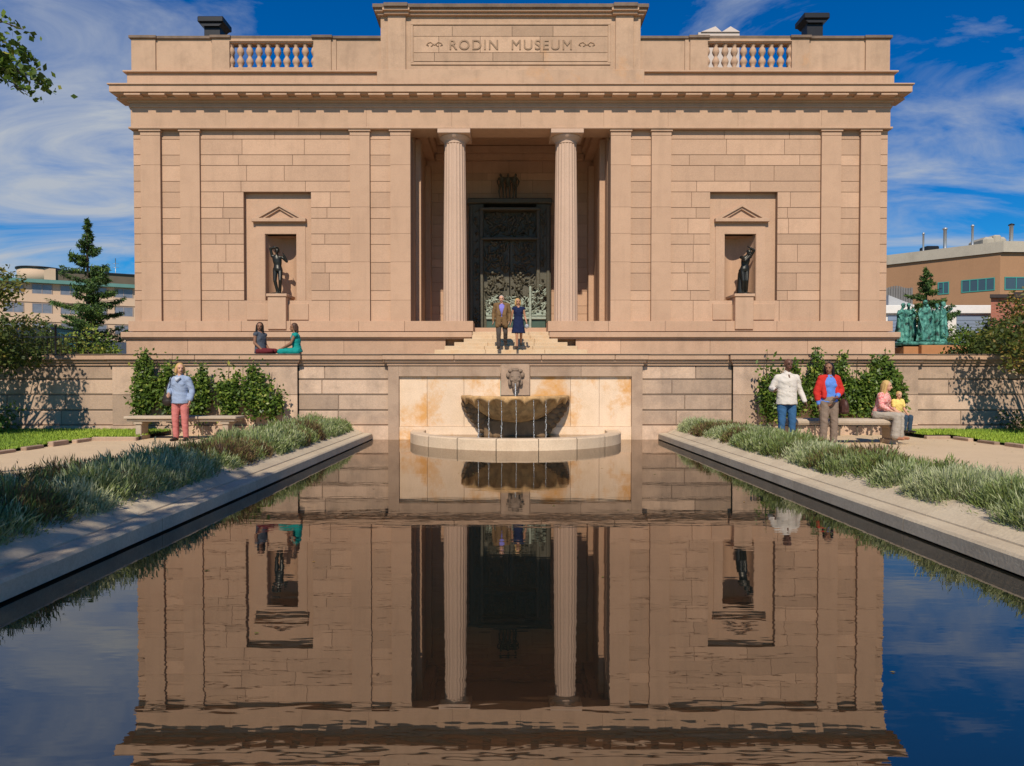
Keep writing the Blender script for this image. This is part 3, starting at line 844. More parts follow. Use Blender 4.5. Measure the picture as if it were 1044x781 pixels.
# roof
b=MB(); b.box(BX-HW+.5,BX+HW-.5,Y2+.9,Y2+13.9,zp0-.1,zp0+.02,.5); b.build('roof',M['dirty_top'],mu)

# roof vents
def vent(px0,px1,py0,Y,label):
    x0=XX(px0,py0,Y); x1=XX(px1,py0,Y); z1=ZZ(py0,Y); xc=(x0+x1)/2; h=(x1-x0)/2
    t=thing('roof_vent',(xc,Y,zp0),label,'roof vent','black roof vents behind the parapet')
    b=MB(); b.box(xc-h*.62,xc+h*.62,Y-.25,Y+.25,zp0,z1-.28,.5,.01); b.build('shaft',M['black_metal'],t)
    b=MB(); b.box(xc-h,xc+h,Y-.42,Y+.42,z1-.22,z1,.5,.03); b.prism([(xc-h*.9,z1-.22),(xc+h*.9,z1-.22),(xc+h*.6,z1-.34),(xc-h*.6,z1-.34)],1,Y-.35,Y+.35); b.build('hood',M['black_metal'],t)
vent(206,232,22,26.2,'black boxy vent on the roof above the left balustrade')
vent(815,841,18.5,26.2,'black boxy vent on the roof above the right balustrade')
b=MB(); Yk=27.5
xa,xb_=XX(712,30,Yk),XX(754,30,Yk); zk0=zp0; zk=ZZ(33,Yk); zk2=ZZ(27.5,Yk)
b.box(xa,xb_,Yk,Yk+4,zk0,zk,.5)
mx=(xa+xb_)/2+.1
sl=thing('roof_skylight',((xa+xb_)/2,Yk,zk0),'pale twin peaked skylight on the roof behind the right balustrade','skylight')
b.build('curb',plain('peach_panel',(.55,.45,.38),.6,.08,3),sl)
b=MB()
for (p,q,r_) in ((xa+.1,mx-.25,mx),(mx+.002,mx+.35,xb_)):
    b.prism([(p,zk),(q,zk2),(r_,zk)],1,Yk-.05,Yk+4)
b.build('glazed_ridge',plain('peach_glazing',(.60,.50,.43),.4,.08,3),sl)



# ================================================================== PEOPLE AND SCULPTURE
def remesh(mb, name, m, parent, voxel, smooth_it=4, xf=None, wrinkle=0):
    me=bpy.data.meshes.new('tmp'); me.from_pydata(mb.v,[],mb.f); me.update()
    o=bpy.data.objects.new('tmp',me); col.objects.link(o)
    r=o.modifiers.new('r','REMESH'); r.mode='VOXEL'; r.voxel_size=voxel; r.use_smooth_shade=True
    if smooth_it:
        sm=o.modifiers.new('s','SMOOTH'); sm.factor=.5; sm.iterations=smooth_it
    d=bpy.context.evaluated_depsgraph_get(); me2=bpy.data.meshes.new_from_object(o.evaluated_get(d))
    bpy.data.objects.remove(o); bpy.data.meshes.remove(me)
    if wrinkle:
        sd=len(me2.vertices)*.013
        nn=[v.normal.copy() for v in me2.vertices]
        for v,nv in zip(me2.vertices,nn):
            p=v.co.copy(); q=V3((p.x*7+sd,p.y*7,p.z*13+p.x*6))
            v.co=p+nv*(wrinkle*(noise.noise(q)+.5*noise.noise(q*2.3)))
    if xf is not None: me2.transform(xf)
    me2.name=name; me2.materials.clear(); me2.materials.append(m)
    me2.polygons.foreach_set('use_smooth',[True]*len(me2.polygons))
    ob=bpy.data.objects.new(name,me2); col.objects.link(ob); ob.parent=parent
    return ob
V3=Vector
def lerp(a,b,t): return a+(b-a)*t
STAND=dict(pel=(0,0,.93),chest=(0,0,1.27),neck=(0,.0,1.45),head=(0,-.015,1.60),
  shL=(-.165,0,1.375),elL=(-.235,.02,1.12),wrL=(-.245,-.05,.87),shR=(.165,0,1.375),elR=(.235,.02,1.12),wrR=(.245,-.05,.87),
  hpL=(-.09,0,.90),knL=(-.105,-.02,.49),anL=(-.11,.02,.08),hpR=(.09,0,.90),knR=(.105,-.02,.49),anR=(.11,.02,.08))
def J(**k):
    d={a:V3(b) for a,b in STAND.items()}
    for a,b in k.items(): d[a]=V3(b)
    return d
def body_mb(j, face=V3((0,-1,0)), tilt=0, fem=False, bulk=1.0, parts='all', g=0.0, feet=True, loose=0.0, hemd=.04):
    """anatomical volumes; g = garment thickness added"""
    b=MB(); face=face.normalized()
    ch,pe,nk=j['chest'],j['pel'],j['neck']
    up=(nk-pe).normalized(); side=(j['shR']-j['shL']).normalized(); fr=side.cross(up).normalized()
    rotT=Matrix((side,-fr,up)).transposed()
    if parts in ('all','torso'):
        wl=loose
        rings=[(pe-up*(.10 if parts=='all' else hemd),.150 if parts=='all' else .168,.105 if parts=='all' else .122),(pe+up*.0,.168 if fem else .158,.118),(lerp(pe,ch,.45),lerp(.128,.158,wl),lerp(.092,.118,wl)),(lerp(pe,ch,.8),.145 if fem else .155,.108),
               (ch+up*.05,.152 if fem else .165,.112),(lerp(ch,nk,.60),.138 if fem else .155,.088),(lerp(ch,nk,.84),.094,.066),(nk,.062,.058)]
        vs=[];sg=24
        for (c,w_,d_) in rings:
            for q in range(sg):
                a=2*PI*q/sg; vs.append(c+side*((w_*bulk+g)*math.cos(a))+fr*((d_*bulk+g)*math.sin(a)))
        b.add(vs,[(i*sg+q,i*sg+(q+1)%sg,(i+1)*sg+(q+1)%sg,(i+1)*sg+q) for i in range(len(rings)-1) for q in range(sg)]+[tuple(range(sg))[::-1],tuple(range((len(rings)-1)*sg,len(rings)*sg))],.5,True)
        for q in ('shL','shR'): b.cap(lerp(nk-up*.03,j[q],.3),j[q]-up*.022,.036+g*.6,.050+g*.8)
        if fem:
            for s in (-1,1): b.ball(ch+side*(s*.07)+fr*(.078)-up*.01,(.055+g*.6,.045+g*.6,.055+g*.6),rot=rotT)
    if parts=='all':
        b.cap(nk-up*.04,lerp(nk,j['head'],.6),.056,.050)
        head_mb(b,j,face,fem)
        if fem: b.ball(nk-up*.045+fr*.05,(.052,.04,.055),rot=rotT)
    return b
def head_mb(b,j,face,fem=False,k=1.0):
    h=j['head']; hu=(h-j['neck']).normalized()*.5+V3((0,0,1))*.5; hu.normalize()
    s=face.cross(hu).normalized(); f=hu.cross(s).normalized()
    rot=Matrix((s,-f,hu)).transposed()
    b.ball(h+hu*.03-f*.012,(.076*k,.094*k,.088*k),rot=rot,seg=20,rings=14)
    b.ball(h-hu*.035+f*.025,(.055*k,.062*k,.072*k),rot=rot,seg=16,rings=12)
    b.ball(h-hu*.085+f*.062,(.022*k,.02*k,.02*k),rot=rot)
    b.cap(h+hu*.012+f*.083,h-hu*.028+f*.103,.009,.015)
    b.cap(h-hu*.055+f*.080-s*.018,h-hu*.055+f*.080+s*.018,.009,.009)
    for q in (-1,1):
        b.ball(h+s*(q*.075)-hu*.01-f*.01,(.012,.022,.032),rot=rot); b.ball(h+s*(q*.03)+hu*.035+f*.078,(.022,.012,.010),rot=rot)
    return rot,s,f,hu
def hand_mb(b,wr,d,palm_side,curl=.6,k=1.0):
    """palm, four unequal fingers and a thumb; d direction of the hand, palm_side unit vector across the palm"""
    d=d.normalized(); p=palm_side-(palm_side.dot(d))*d; p.normalize(); n=d.cross(p)
    c=wr+d*.045*k
    rot=Matrix((p,n,d)).transposed()
    b.ball(c,(.040*k,.016*k,.052*k),rot=rot)
    for i,L in enumerate((.068,.076,.070,.055)):
        o=wr+d*.085*k+p*((i-1.5)*.020*k)
        a1=o+(d*math.cos(curl*.4)+n*math.sin(curl*.4))*L*.5*k; a2=a1+(d*math.cos(curl*1.4)+n*math.sin(curl*1.4))*L*.5*k
        b.cap(o-d*.01,a1,.0092*k,.0085*k,8); b.cap(a1,a2,.0085*k,.0072*k,8)
    t0=wr+d*.03*k-p*.033*k; t1=t0+(d*.6-p*.7+n*.3).normalized()*.035*k; t2=t1+(d*.9-p*.2+n*.3).normalized()*.028*k
    b.cap(t0,t1,.012*k,.011*k,8); b.cap(t1,t2,.011*k,.0085*k,8)
def limbs_mb(b,j,g=0,arms=True,legs=True,upper=1.0,bulk=1.0,hands=True,curl=.6,gl=None,fore_to=1.0,leg_to=1.0,feet=True):
    for q in 'LR':
        if arms:
            sh,el,wr=j['sh'+q],j['el'+q],j['wr'+q]
            if upper>=1: b.cap(lerp(sh,el,.06),el,(.046*bulk+g*.8),.039*bulk+g)
            else: b.cap(sh,lerp(sh,el,upper),.052*bulk+g,.046*bulk+g); continue_=True
            if upper>=1 and fore_to>0: b.cap(el,lerp(el,wr,fore_to),.039*bulk+g,.028+g*1.2)
            if hands:
                out=V3((0,-1,0)); hand_mb(b,wr,(wr-el)+V3((0,0,-.02)),out,curl)
        if legs:
            hp,kn,an=j['hp'+q],j['kn'+q],j['an'+q]; G=g if gl is None else gl
            b.cap(hp,kn,.083*bulk+G,.055+G)
            if leg_to>0: b.cap(kn,lerp(kn,an,leg_to),.054+G,lerp(.054,.036,leg_to)+G*1.5)
            if feet: foot_mb(b,j,q)
def foot_mb(b,j,q,g=0):
    kn,an=j['kn'+q],j['an'+q]; t=j.get('toe'+q)
    if t is None: t=an+V3((.03*(1 if q=='R' else -1),-.17,-.05))
    heel=an+V3((0,.03,-.045))
    b.cap(heel,t,.034+g,.026+g); b.cap(an,lerp(heel,t,.5),.035+g,.032+g)
def cloth_mat(name,c,var=.12,rough=.85,scale=25): 
    if name not in M: M[name]=plain(name,c,rough,var,scale,spec=.15,bumps=.4)
    return M[name]
SK=dict(light=plain('skin_light',(.55,.30,.19),.5,.06,8),tan=plain('skin_tan',(.42,.21,.12),.5,.06,8),brown=plain('skin_brown',(.24,.115,.065),.5,.06,8),deep=plain('skin_deep',(.12,.055,.034),.45,.06,8))
M['grey_brown_button']=plain('button_grey',(.25,.22,.18),.5)
EYE=plain('eye_dark',(.02,.015,.012),.3)
LIP=plain('lips',(.30,.09,.07),.5)
def figure(loc,rz,label,j,skin,scale,face=V3((0,-1,0)),fem=False,bulk=1.0,bare_legs=False,curl=.6,group=None):
    t=thing('person',loc,label,'person',group,rz); t.scale=(scale,)*3
    b=body_mb(j,face,fem=fem,bulk=bulk); limbs_mb(b,j,bulk=bulk,curl=curl)
    remesh(b,'body',SK[skin],t,.0085,3)
    rot,s,f,hu=head_mb(MB(),j,face)
    for q in (-1,1):
        e=MB(); e.ball(j['head']+s*(q*.031)+hu*.018+f*.079,(.014,.008,.0075),rot=rot,seg=8,rings=6); e.build('eye',EYE,t,world=False)
    e=MB(); e.cap(j['head']-hu*.055+f*.089-s*.02,j['head']-hu*.055+f*.089+s*.02,.005,.005,6); e.build('mouth',LIP,t,world=False)
    t['fr']=0; del t['fr']
    return t,rot,s,f,hu
def top(t,j,m,name='shirt',g=.014,sleeve='long',bulk=1.0,fem=False,hem=-.16,loose=.3,fore_to=.93):
    b=body_mb(j,fem=fem,bulk=bulk,parts='torso',g=g,loose=loose,hemd=-hem)
    nk,pe=j['neck'],j['pel']; up=(nk-pe).normalized()
    b.cap(nk-up*.05,nk+up*.012,.075,.058)
    if sleeve=='long': limbs_mb(b,j,g=g*.9,legs=False,hands=False,bulk=bulk,fore_to=fore_to)
    elif sleeve=='short': limbs_mb(b,j,g=g,legs=False,hands=False,bulk=bulk,upper=.55)
    return remesh(b,name,m,t,.011,3,wrinkle=.010)
def trousers(t,j,m,g=.016,bulk=1.0,flare=1.0,name='trousers',leg_to=.97):
    b=MB(); pe=j['pel']; up=(j['chest']-pe).normalized(); side=(j['hpR']-j['hpL']).normalized(); fr=side.cross(up).normalized(); rotT=Matrix((side,-fr,up)).transposed()
    b.ball(pe+up*.02,(.158*bulk+g,.118*bulk+g,.13),rot=rotT,seg=20,rings=14)
    for q in 'LR':
        hp,kn,an=j['hp'+q],j['kn'+q],j['an'+q]
        b.cap(hp,kn,.088*bulk+g,.058+g); b.cap(kn,lerp(kn,an,leg_to),.057+g,.042+g*flare)
    return remesh(b,name,m,t,.012,3,wrinkle=.009)
def shoes(t,j,m):
    for q in 'LR':
        b=MB(); foot_mb(b,j,q,.008); remesh(b,'shoe',m,t,.01,2)
def hair(t,j,m,rot,s,f,hu,style='short',name='hair'):
    h=j['head']; b=MB()
    b.ball(h+hu*.045-f*.028,(.086,.092,.086),rot=rot,seg=18,rings=12)
    if style=='crop':
        b=MB(); b.ball(h+hu*.04-f*.022,(.079,.090,.084),rot=rot,seg=18,rings=12)
    if style in('long','bob'):
        L=.30 if style=='long' else .13
        b.ball(h-f*.055-hu*.02,(.082,.06,.11),rot=rot)
        for q in (-1,1): b.cap(h+s*(q*.068)+hu*.03-f*.01,h+s*(q*.085)-hu*(L*.6)-f*.02,.034,.030)
        b.cap(h-f*.06,h-f*.075-hu*L,.075,.045); 
        for q in (-1,1): b.cap(h-f*.05+s*q*.04,h-f*.06-hu*L+s*q*.06,.05,.035)
    o=remesh(b,name,m,t,.011,1)
    return o

HAIR=dict(blond=plain('blond_hair',(.52,.33,.12),.6,.25,60,bumps=.6),black=plain('black_hair',(.012,.009,.008),.45,.3,60,bumps=.6),grey=plain('grey_hair',(.55,.52,.48),.7,.2,60),brown=plain('brown_hair',(.07,.035,.02),.5,.3,60))

# --- woman in pink trousers (left)
Yp=14.9; xp=XX(184,420,Yp)
j=J(elR=(.25,.03,1.13),wrR=(.24,-.06,.89),elL=(-.25,.05,1.13),wrL=(-.19,-.12,1.06),head=(.01,-.02,1.60))
t,rot,s,f,hu=figure((xp,Yp,GZ),0,'woman in blue grey cardigan and pink trousers standing by the stone bench',j,'light',.985,face=V3((.55,-.8,0)),fem=True)
top(t,j,cloth_mat('blue_grey_knit',(.27,.33,.45)),'cardigan',fem=True,hem=-.10,g=.028,fore_to=.85)
trousers(t,j,cloth_mat('pink_cotton',(.52,.17,.15)),g=.018); shoes(t,j,M['shoe']); hair(t,j,HAIR['blond'],rot,s,f,hu,'bob')
sb=MB(); sb.box(-.035,.035,-.17,-.155,1.32,1.42,.5,.01); sb.tube([(-.05,-.13,1.40),(0,-.165,1.34),(.06,-.13,1.41)],[.03,.035,.03],8); remesh(sb,'scarf',cloth_mat('pale_scarf',(.45,.48,.55)),t,.01,2)
bg_=thing('shoulder_bag',(xp-.27,Yp-.03,GZ+.88),'black shoulder bag hanging beside the pink trousers','bag')
b=MB(); b.ball((xp-.27,Yp-.03,GZ+.92),(.10,.07,.14)); b.ball((xp-.27,Yp-.03,GZ+.86),(.11,.075,.10)); b.build('bag_body',M['shoe'],bg_)
b=MB(); b.tube([(xp-.33,Yp-.03,GZ+1.02),(xp-.22,Yp-.10,GZ+1.25),(xp-.14,Yp-.03,GZ+1.445),(xp-.2,Yp+.1,GZ+1.25),(xp-.22,Yp,GZ+1.02)],.012,6); b.build('strap',M['shoe'],bg_)

# --- man white shirt, woman red cardigan (right)
Yp=13.6; xp=XX(802,420,Yp)
j=J(shL=(-.18,0,1.39),shR=(.18,0,1.39),elL=(-.285,.05,1.15),wrL=(-.30,-.15,1.14),elR=(.27,.03,1.13),wrR=(.33,-.08,.90),neck=(0,0,1.47),head=(.02,-.02,1.63))
t,rot,s,f,hu=figure((xp,Yp,GZ),0,'bald man in a white untucked shirt and blue jeans beside the lavender',j,'deep',1.0,face=V3((.15,-1,0)),bulk=1.12)
top(t,j,cloth_mat('white_cotton_shirt',(.60,.54,.47)),'shirt',bulk=1.16,hem=-.09,g=.018,loose=.8)
def collar(t,j,m,w=.045,open_=.05):
    for k in (-1,1):
        b=MB(); n_=j['neck']; b.cap(n_+V3((k*.055,.0,.015)),n_+V3((k*.035,-.085,-.03)),.016,.014); b.cap(n_+V3((k*.035,-.085,-.03)),n_+V3((k*.075,-.085,-.065)),.013,.008); b.cap(n_+V3((k*.055,.0,.015)),n_+V3((0,.06,.025)),.016,.016)
        b.build('collar',m,t,world=False)
collar(t,j,M['white_cotton_shirt'])
b=MB(); b.cap(j['neck']+V3((0,-.09,-.05)),j['neck']+V3((0,-.12,-.09)),.02,.016); b.build('open_neck',SK['deep'],t,world=False)
for z in (1.30,1.20,1.10,1.0,.90):
    b=MB(); b.ball((0,-.148,z),(.008,.006,.008),seg=8,rings=6); b.build('button',M['grey_brown_button'],t,world=False)
trousers(t,j,cloth_mat('blue_denim',(.04,.11,.22)),g=.014,bulk=1.03,name='jeans'); shoes(t,j,M['shoe'])
xp=XX(846,420,Yp)
j=J(elL=(-.255,.0,1.12),wrL=(-.225,-.04,.87),elR=(.27,.02,1.13),wrR=(.08,-.19,1.03),head=(-.01,-.02,1.60))
t,rot,s,f,hu=figure((xp,Yp+.05,GZ),0,'woman in red cardigan over a bright blue shirt and grey brown trousers',j,'brown',.975,face=V3((-.6,-.8,0)),fem=True)
top(t,j,cloth_mat('blue_shirt',(.10,.22,.58)),'shirt',fem=True,hem=-.02,g=.014,fore_to=.95)
trousers(t,j,cloth_mat('grey_brown_wool',(.22,.16,.12)),g=.022,flare=1.5); shoes(t,j,M['shoe']); hair(t,j,HAIR['black'],rot,s,f,hu,'long')
b=MB()
for q,k in (('L',-1),('R',1)):
    b.cap(j['sh'+q],j['el'+q],.071,.066); b.cap(j['el'+q],lerp(j['el'+q],j['wr'+q],.6),.068,.060)
    b.cap(j['sh'+q]+V3((-k*.05,-.03,.01)),V3((k*.135,-.085,1.02)),.055,.05); b.cap(j['sh'+q]+V3((-k*.05,.05,0)),V3((k*.10,.09,1.0)),.07,.06)
b.ball((0,.075,1.22),(.15,.06,.22)); b.cap(j['shL']+V3((.02,.025,.01)),j['shR']+V3((-.02,.025,.01)),.060,.060)
for k in (-1,1): b.cap((k*.07,-.03,1.43),(k*.17,-.005,1.40),.048,.066)
remesh(b,'cardigan',cloth_mat('red_knit',(.50,.03,.022)),t,.012,2,wrinkle=.01)
bg_=thing('handbag',(xp+.27,Yp,GZ+.72),'dark brown handbag on the arm of the woman in red','bag')
b=MB(); b.ball((xp+.27,Yp-.0,GZ+.80),(.075,.15,.16),seg=16,rings=10); b.box(xp+.20,xp+.34,Yp-.13,Yp+.13,GZ+.65,GZ+.85,.5,.04); b.build('bag_body',plain('brown_leather',(.07,.028,.02),.5),bg_)
b=MB(); b.tube([(xp+.27,Yp-.1,GZ+.88),(xp+.27,Yp-.06,GZ+1.06),(xp+.27,Yp+.04,GZ+1.10),(xp+.27,Yp+.1,GZ+.88)],.012,6); b.build('strap',M['shoe'],bg_)

# --- seated pose: seat height sh
def seated(sh,face_dir=1,lean=.05,sc_=1.0,spread=.1):
    z=sh
    return J(pel=(0,0,z+.10),chest=(0,-.02-lean,z+.43),neck=(0,-.03-lean*1.4,z+.60),head=(0,-.06-lean*1.6,z+.745),
      shL=(-.165,-.03-lean,z+.55),elL=(-.21,-.08-lean,z+.30),wrL=(-.10,-.32,z+.18),shR=(.165,-.03-lean,z+.55),elR=(.21,-.08-lean,z+.30),wrR=(.10,-.32,z+.18),
      hpL=(-spread,-.02,z+.085),knL=(-spread,-.44,z+.07),anL=(-spread,-.40,max(.08,z-.37)),hpR=(spread,-.02,z+.085),knR=(spread,-.44,z+.07),anR=(spread,-.40,max(.08,z-.37)))
SEAT=.52
xw=XX(896,425,BRY)
j=seated(SEAT/.92,lean=.07); rzw=R(38)
t,rot,s,f,hu=figure((xw,BRY-.0,GZ),rzw,'woman in a pink patterned blouse sitting at the end of the stone bench',j,'light',.92,face=V3((.25,-1,-.15)),fem=True)
m,nt,bs=mat('pink_print'); P=coords(nt); n=noise_n(nt,22,3,.6,P); nt.links.new(ramp(nt,n,[(.42,(.70,.22,.18)),(.5,(.72,.50,.44)),(.6,(.66,.12,.12))]),bs.inputs['Base Color']); bs.inputs['Roughness'].default_value=.85; M['pink_print']=m
top(t,j,m,'blouse',fem=True,hem=-.05,g=.022,fore_to=.6)
trousers(t,j,cloth_mat('pale_grey_linen',(.36,.31,.25)),g=.03,flare=2.0); shoes(t,j,cloth_mat('tan_sandal',(.35,.16,.09))); hair(t,j,HAIR['blond'],rot,s,f,hu,'long')
xw=XX(913,425,BRY)
j=seated(SEAT/.66,lean=.03); 
for q in 'LR': j['an'+q].z=j['kn'+q].z-.40
t,rot,s,f,hu=figure((xw,BRY-.02,GZ),R(18),'small fair haired child in yellow shirt and dark jeans sitting on the bench end',j,'light',.66,face=V3((-.3,-1,-.1)),group=None)
top(t,j,cloth_mat('yellow_cotton',(.78,.56,.16)),'shirt',hem=-.05,g=.025,sleeve='short')
trousers(t,j,cloth_mat('dark_denim',(.035,.06,.09)),g=.02); shoes(t,j,M['shoe']); hair(t,j,HAIR['blond'],rot,s,f,hu,'short')

# --- two women seated on the wall coping
Yw=Y1+.36
xw=XX(266,350,Yw)
j=seated(0.0,lean=-.06); 
for q in 'LR': j['an'+q]=j['kn'+q]+V3((0,.30 if q=='L' else .34,-.02)); j['toe'+q]=j['an'+q]+V3((0,.15,0)); 
j['knL']=V3((-.06,-.42,.09)); j['knR']=V3((.10,-.40,.09)); 
j['shL'].x-=.0; j['wrR']=V3((.10,-.20,.12)); j['elR']=V3((.20,.04,.30))
j['wrL']=V3((-.12,-.18,.10)); j['elL']=V3((-.20,.02,.30))
# facing +x : rotate 90 deg
t,rot,s,f,hu=figure((xw,Yw,zcap+.0),R(65),'dark haired woman in grey sleeveless vest and maroon trousers seated on the wall',j,'brown',.93,face=V3((-.75,-.6,0)),fem=True)
top(t,j,cloth_mat('grey_vest',(.07,.08,.10)),'vest',fem=True,sleeve='none',g=.022,hem=-.06)
trousers(t,j,cloth_mat('maroon_cotton',(.12,.018,.022)),g=.012); hair(t,j,HAIR['black'],rot,s,f,hu,'long')
xw=XX(303,350,Yw)
j=seated(0.0,lean=.02)
for q in 'LR': j['an'+q]=j['kn'+q]+V3((0,.32,-.02)); j['toe'+q]=j['an'+q]+V3((0,.15,0))
j['wrL']=V3((-.10,-.42,.14)); j['wrR']=V3((.10,-.42,.15)); j['elL']=V3((-.19,-.16,.30)); j['elR']=V3((.19,-.16,.30))
t,rot,s,f,hu=figure((xw,Yw,zcap),R(-75),'woman in a teal sleeveless dress seated on the wall facing left',j,'brown',.90,face=V3((.15,-1,0)),fem=True)
teal=cloth_mat('teal_fabric',(.01,.24,.21))
b=body_mb(j,fem=True,parts='torso',g=.02); 
for q in 'LR': b.cap(j['hp'+q],j['kn'+q],.11,.085)
b.cap(lerp(j['hpL'],j['hpR'],.5)+V3((0,-.08,0)),lerp(j['knL'],j['knR'],.5),.11,.09)
remesh(b,'dress',teal,t,.012,3,wrinkle=.01); hair(t,j,HAIR['brown'],rot,s,f,hu,'bob')

# --- couple coming down the steps
def stepz(i): return z0s-.14*i
z0s=fz(338.3,Y2-.1)
Yc=Y2-.12-.33*5-.17; Zs=stepz(5); xc_=XX(511.5,335,Yc)
j=J(shL=(-.20,0,1.43),shR=(.20,0,1.43),elL=(-.265,.04,1.15),wrL=(-.27,-.06,.92),elR=(.265,.02,1.15),wrR=(.24,-.08,.92),knL=(-.10,-.10,.50),anL=(-.10,-.05,.08),anR=(.12,.20,.22),knR=(.12,.0,.56),head=(-.01,-.02,1.62))
j['anL'].z=.085
t,rot,s,f,hu=figure((xc_,Yc,Zs),0,'grey haired man in brown tweed jacket and violet shirt descending the steps',j,'light',1.0,face=V3((-.1,-1,0)),bulk=1.05)
top(t,j,cloth_mat('violet_shirt',(.20,.18,.50)),'shirt',bulk=1.0,hem=0,g=.016,sleeve='none')
b=MB()
for q,k in (('L',-1),('R',1)):
    b.cap(j['sh'+q],j['el'+q],.073,.062); b.cap(j['el'+q],lerp(j['el'+q],j['wr'+q],.95),.060,.048)
    b.cap(j['sh'+q]+V3((-k*.06,-.03,.02)),V3((k*.085,-.135,1.10)),.055,.075); b.cap(V3((k*.085,-.125,1.12)),V3((k*.125,-.09,.76)),.075,.085)
    b.cap(V3((k*.05,-.135,1.02)),V3((k*.08,-.12,.80)),.05,.07); b.cap(j['sh'+q]+V3((-k*.05,.04,0)),V3((k*.12,.09,.78)),.08,.085)
b.ball((0,.07,1.15),(.16,.085,.30)); b.ball((0,.08,.86),(.16,.07,.14)); b.cap(j['shL']+V3((.02,.025,.01)),j['shR']+V3((-.02,.025,.01)),.062,.062)
for k in (-1,1): b.cap((k*.075,-.03,1.46),(k*.20,0,1.43),.048,.068)
remesh(b,'jacket',cloth_mat('brown_tweed',(.17,.10,.045),.3),t,.012,2,wrinkle=.008)
trousers(t,j,cloth_mat('grey_flannel',(.075,.06,.05)),g=.018); shoes(t,j,M['shoe']); hair(t,j,HAIR['grey'],rot,s,f,hu,'crop')
xc_=XX(528.5,335,Yc)
j=J(elL=(-.22,.05,1.13),wrL=(-.26,.0,.90),elR=(.22,.04,1.12),wrR=(.27,-.08,.92),knL=(-.05,-.10,.50),anL=(-.05,-.06,.085),knR=(.09,.0,.55),anR=(.09,.20,.22),head=(-.02,-.02,1.60),shL=(-.16,0,1.40),shR=(.16,0,1.40))
t,rot,s,f,hu=figure((xc_,Yc,Zs),0,'blond woman in a navy knee length dress on the steps',j,'tan',.955,face=V3((.25,-1,0)),fem=True)
navy=cloth_mat('navy_fabric',(.012,.018,.055))
b=body_mb(j,fem=True,parts='torso',g=.016)
b.lathe([(.13,1.12),(.155,1.0),(.185,.85),(.21,.7),(.235,.55)],0,0,24,fn=lambda r,a,z:r*(1+.06*math.sin(a*7)*min(1,(1.12-z)*2)),sy=.8)
remesh(b,'dress',navy,t,.012,2,wrinkle=.008); shoes(t,j,M['shoe']); hair(t,j,HAIR['blond'],rot,s,f,hu,'bob')
hb=thing('evening_bag',(xc_+.27,Yc-.08,Zs+.70),'small silver grey bag held by the woman in the navy dress','bag')
b=MB(); b.ball((xc_+.27,Yc-.10,Zs+.74),(.07,.04,.08)); b.build('bag_body',M['steel'],hb); b=MB(); b.tube([(xc_+.24,Yc-.1,Zs+.80),(xc_+.26,Yc-.09,Zs+.86),(xc_+.30,Yc-.1,Zs+.80)],.008,6); b.build('strap',M['shoe'],hb)

# --- niche bronzes (generic standing nudes)
def bronze(loc,rz,scale,j,label,face,m,name='bronze_statue',cat='statue',fem=False,extra=None,group=None):
    t=thing(name,loc,label,cat,group,rz); t.scale=(scale,)*3
    b=body_mb(j,face,fem=fem,g=.012); limbs_mb(b,j,curl=.9,g=.012)
    b.ball(j['head']+V3((0,.02,.05)),(.085,.095,.08))
    if extra: extra(b)
    remesh(b,'figure',m,t,.011,2)
    b=MB(); b.lathe([(.30,-.03),(.30,.02),(.22,.05),(.05,.06)],0,0,18,tint=.4); b.build('base',m,t,world=False)
    return t
xn=XX(284,275,Y2+.35); zped=fz(300)+.03
j=J(pel=(0,0,.95),chest=(-.04,.02,1.27),neck=(-.05,.0,1.46),head=(-.02,-.03,1.60),shL=(-.22,0,1.45),elL=(-.27,-.04,1.70),wrL=(-.09,-.06,1.74),shR=(.14,0,1.40),elR=(.34,-.05,1.22),wrR=(.25,-.10,1.44),hpL=(-.10,0,.93),knL=(-.10,-.06,.50),anL=(-.02,.0,.09),hpR=(.08,0,.90),knR=(.12,-.13,.50),anR=(.07,-.02,.09))
bronze((xn,Y2+.30,zped),R(0),.95,j,'dark bronze nude with one arm raised overhead on the left niche pedestal',V3((.3,-1,.5)),M['bronze'])
xn=XX(759,275,Y2+.35)
j=J(pel=(-.02,0,.95),chest=(.02,.0,1.27),neck=(.06,-.02,1.45),head=(.12,-.07,1.54),shL=(-.14,0,1.40),elL=(-.08,-.22,1.22),wrL=(.10,-.20,1.40),shR=(.20,0,1.42),elR=(.30,-.12,1.62),wrR=(.16,-.12,1.70),hpL=(-.10,0,.92),knL=(-.09,-.08,.50),anL=(-.06,.02,.09),hpR=(.07,0,.92),knR=(.04,-.10,.50),anR=(.06,.02,.09))
def stump(b): b.cap((-.14,.12,.02),(-.12,.12,.80),.14,.10); b.cap((-.1,.1,.5),(-.15,.05,.9),.1,.07)
bronze((xn,Y2+.30,zped),R(0),.95,j,'dark bronze nude hiding its face behind folded arms on the right niche pedestal',V3((.5,-1,-.5)),M['bronze'],fem=True,extra=stump)

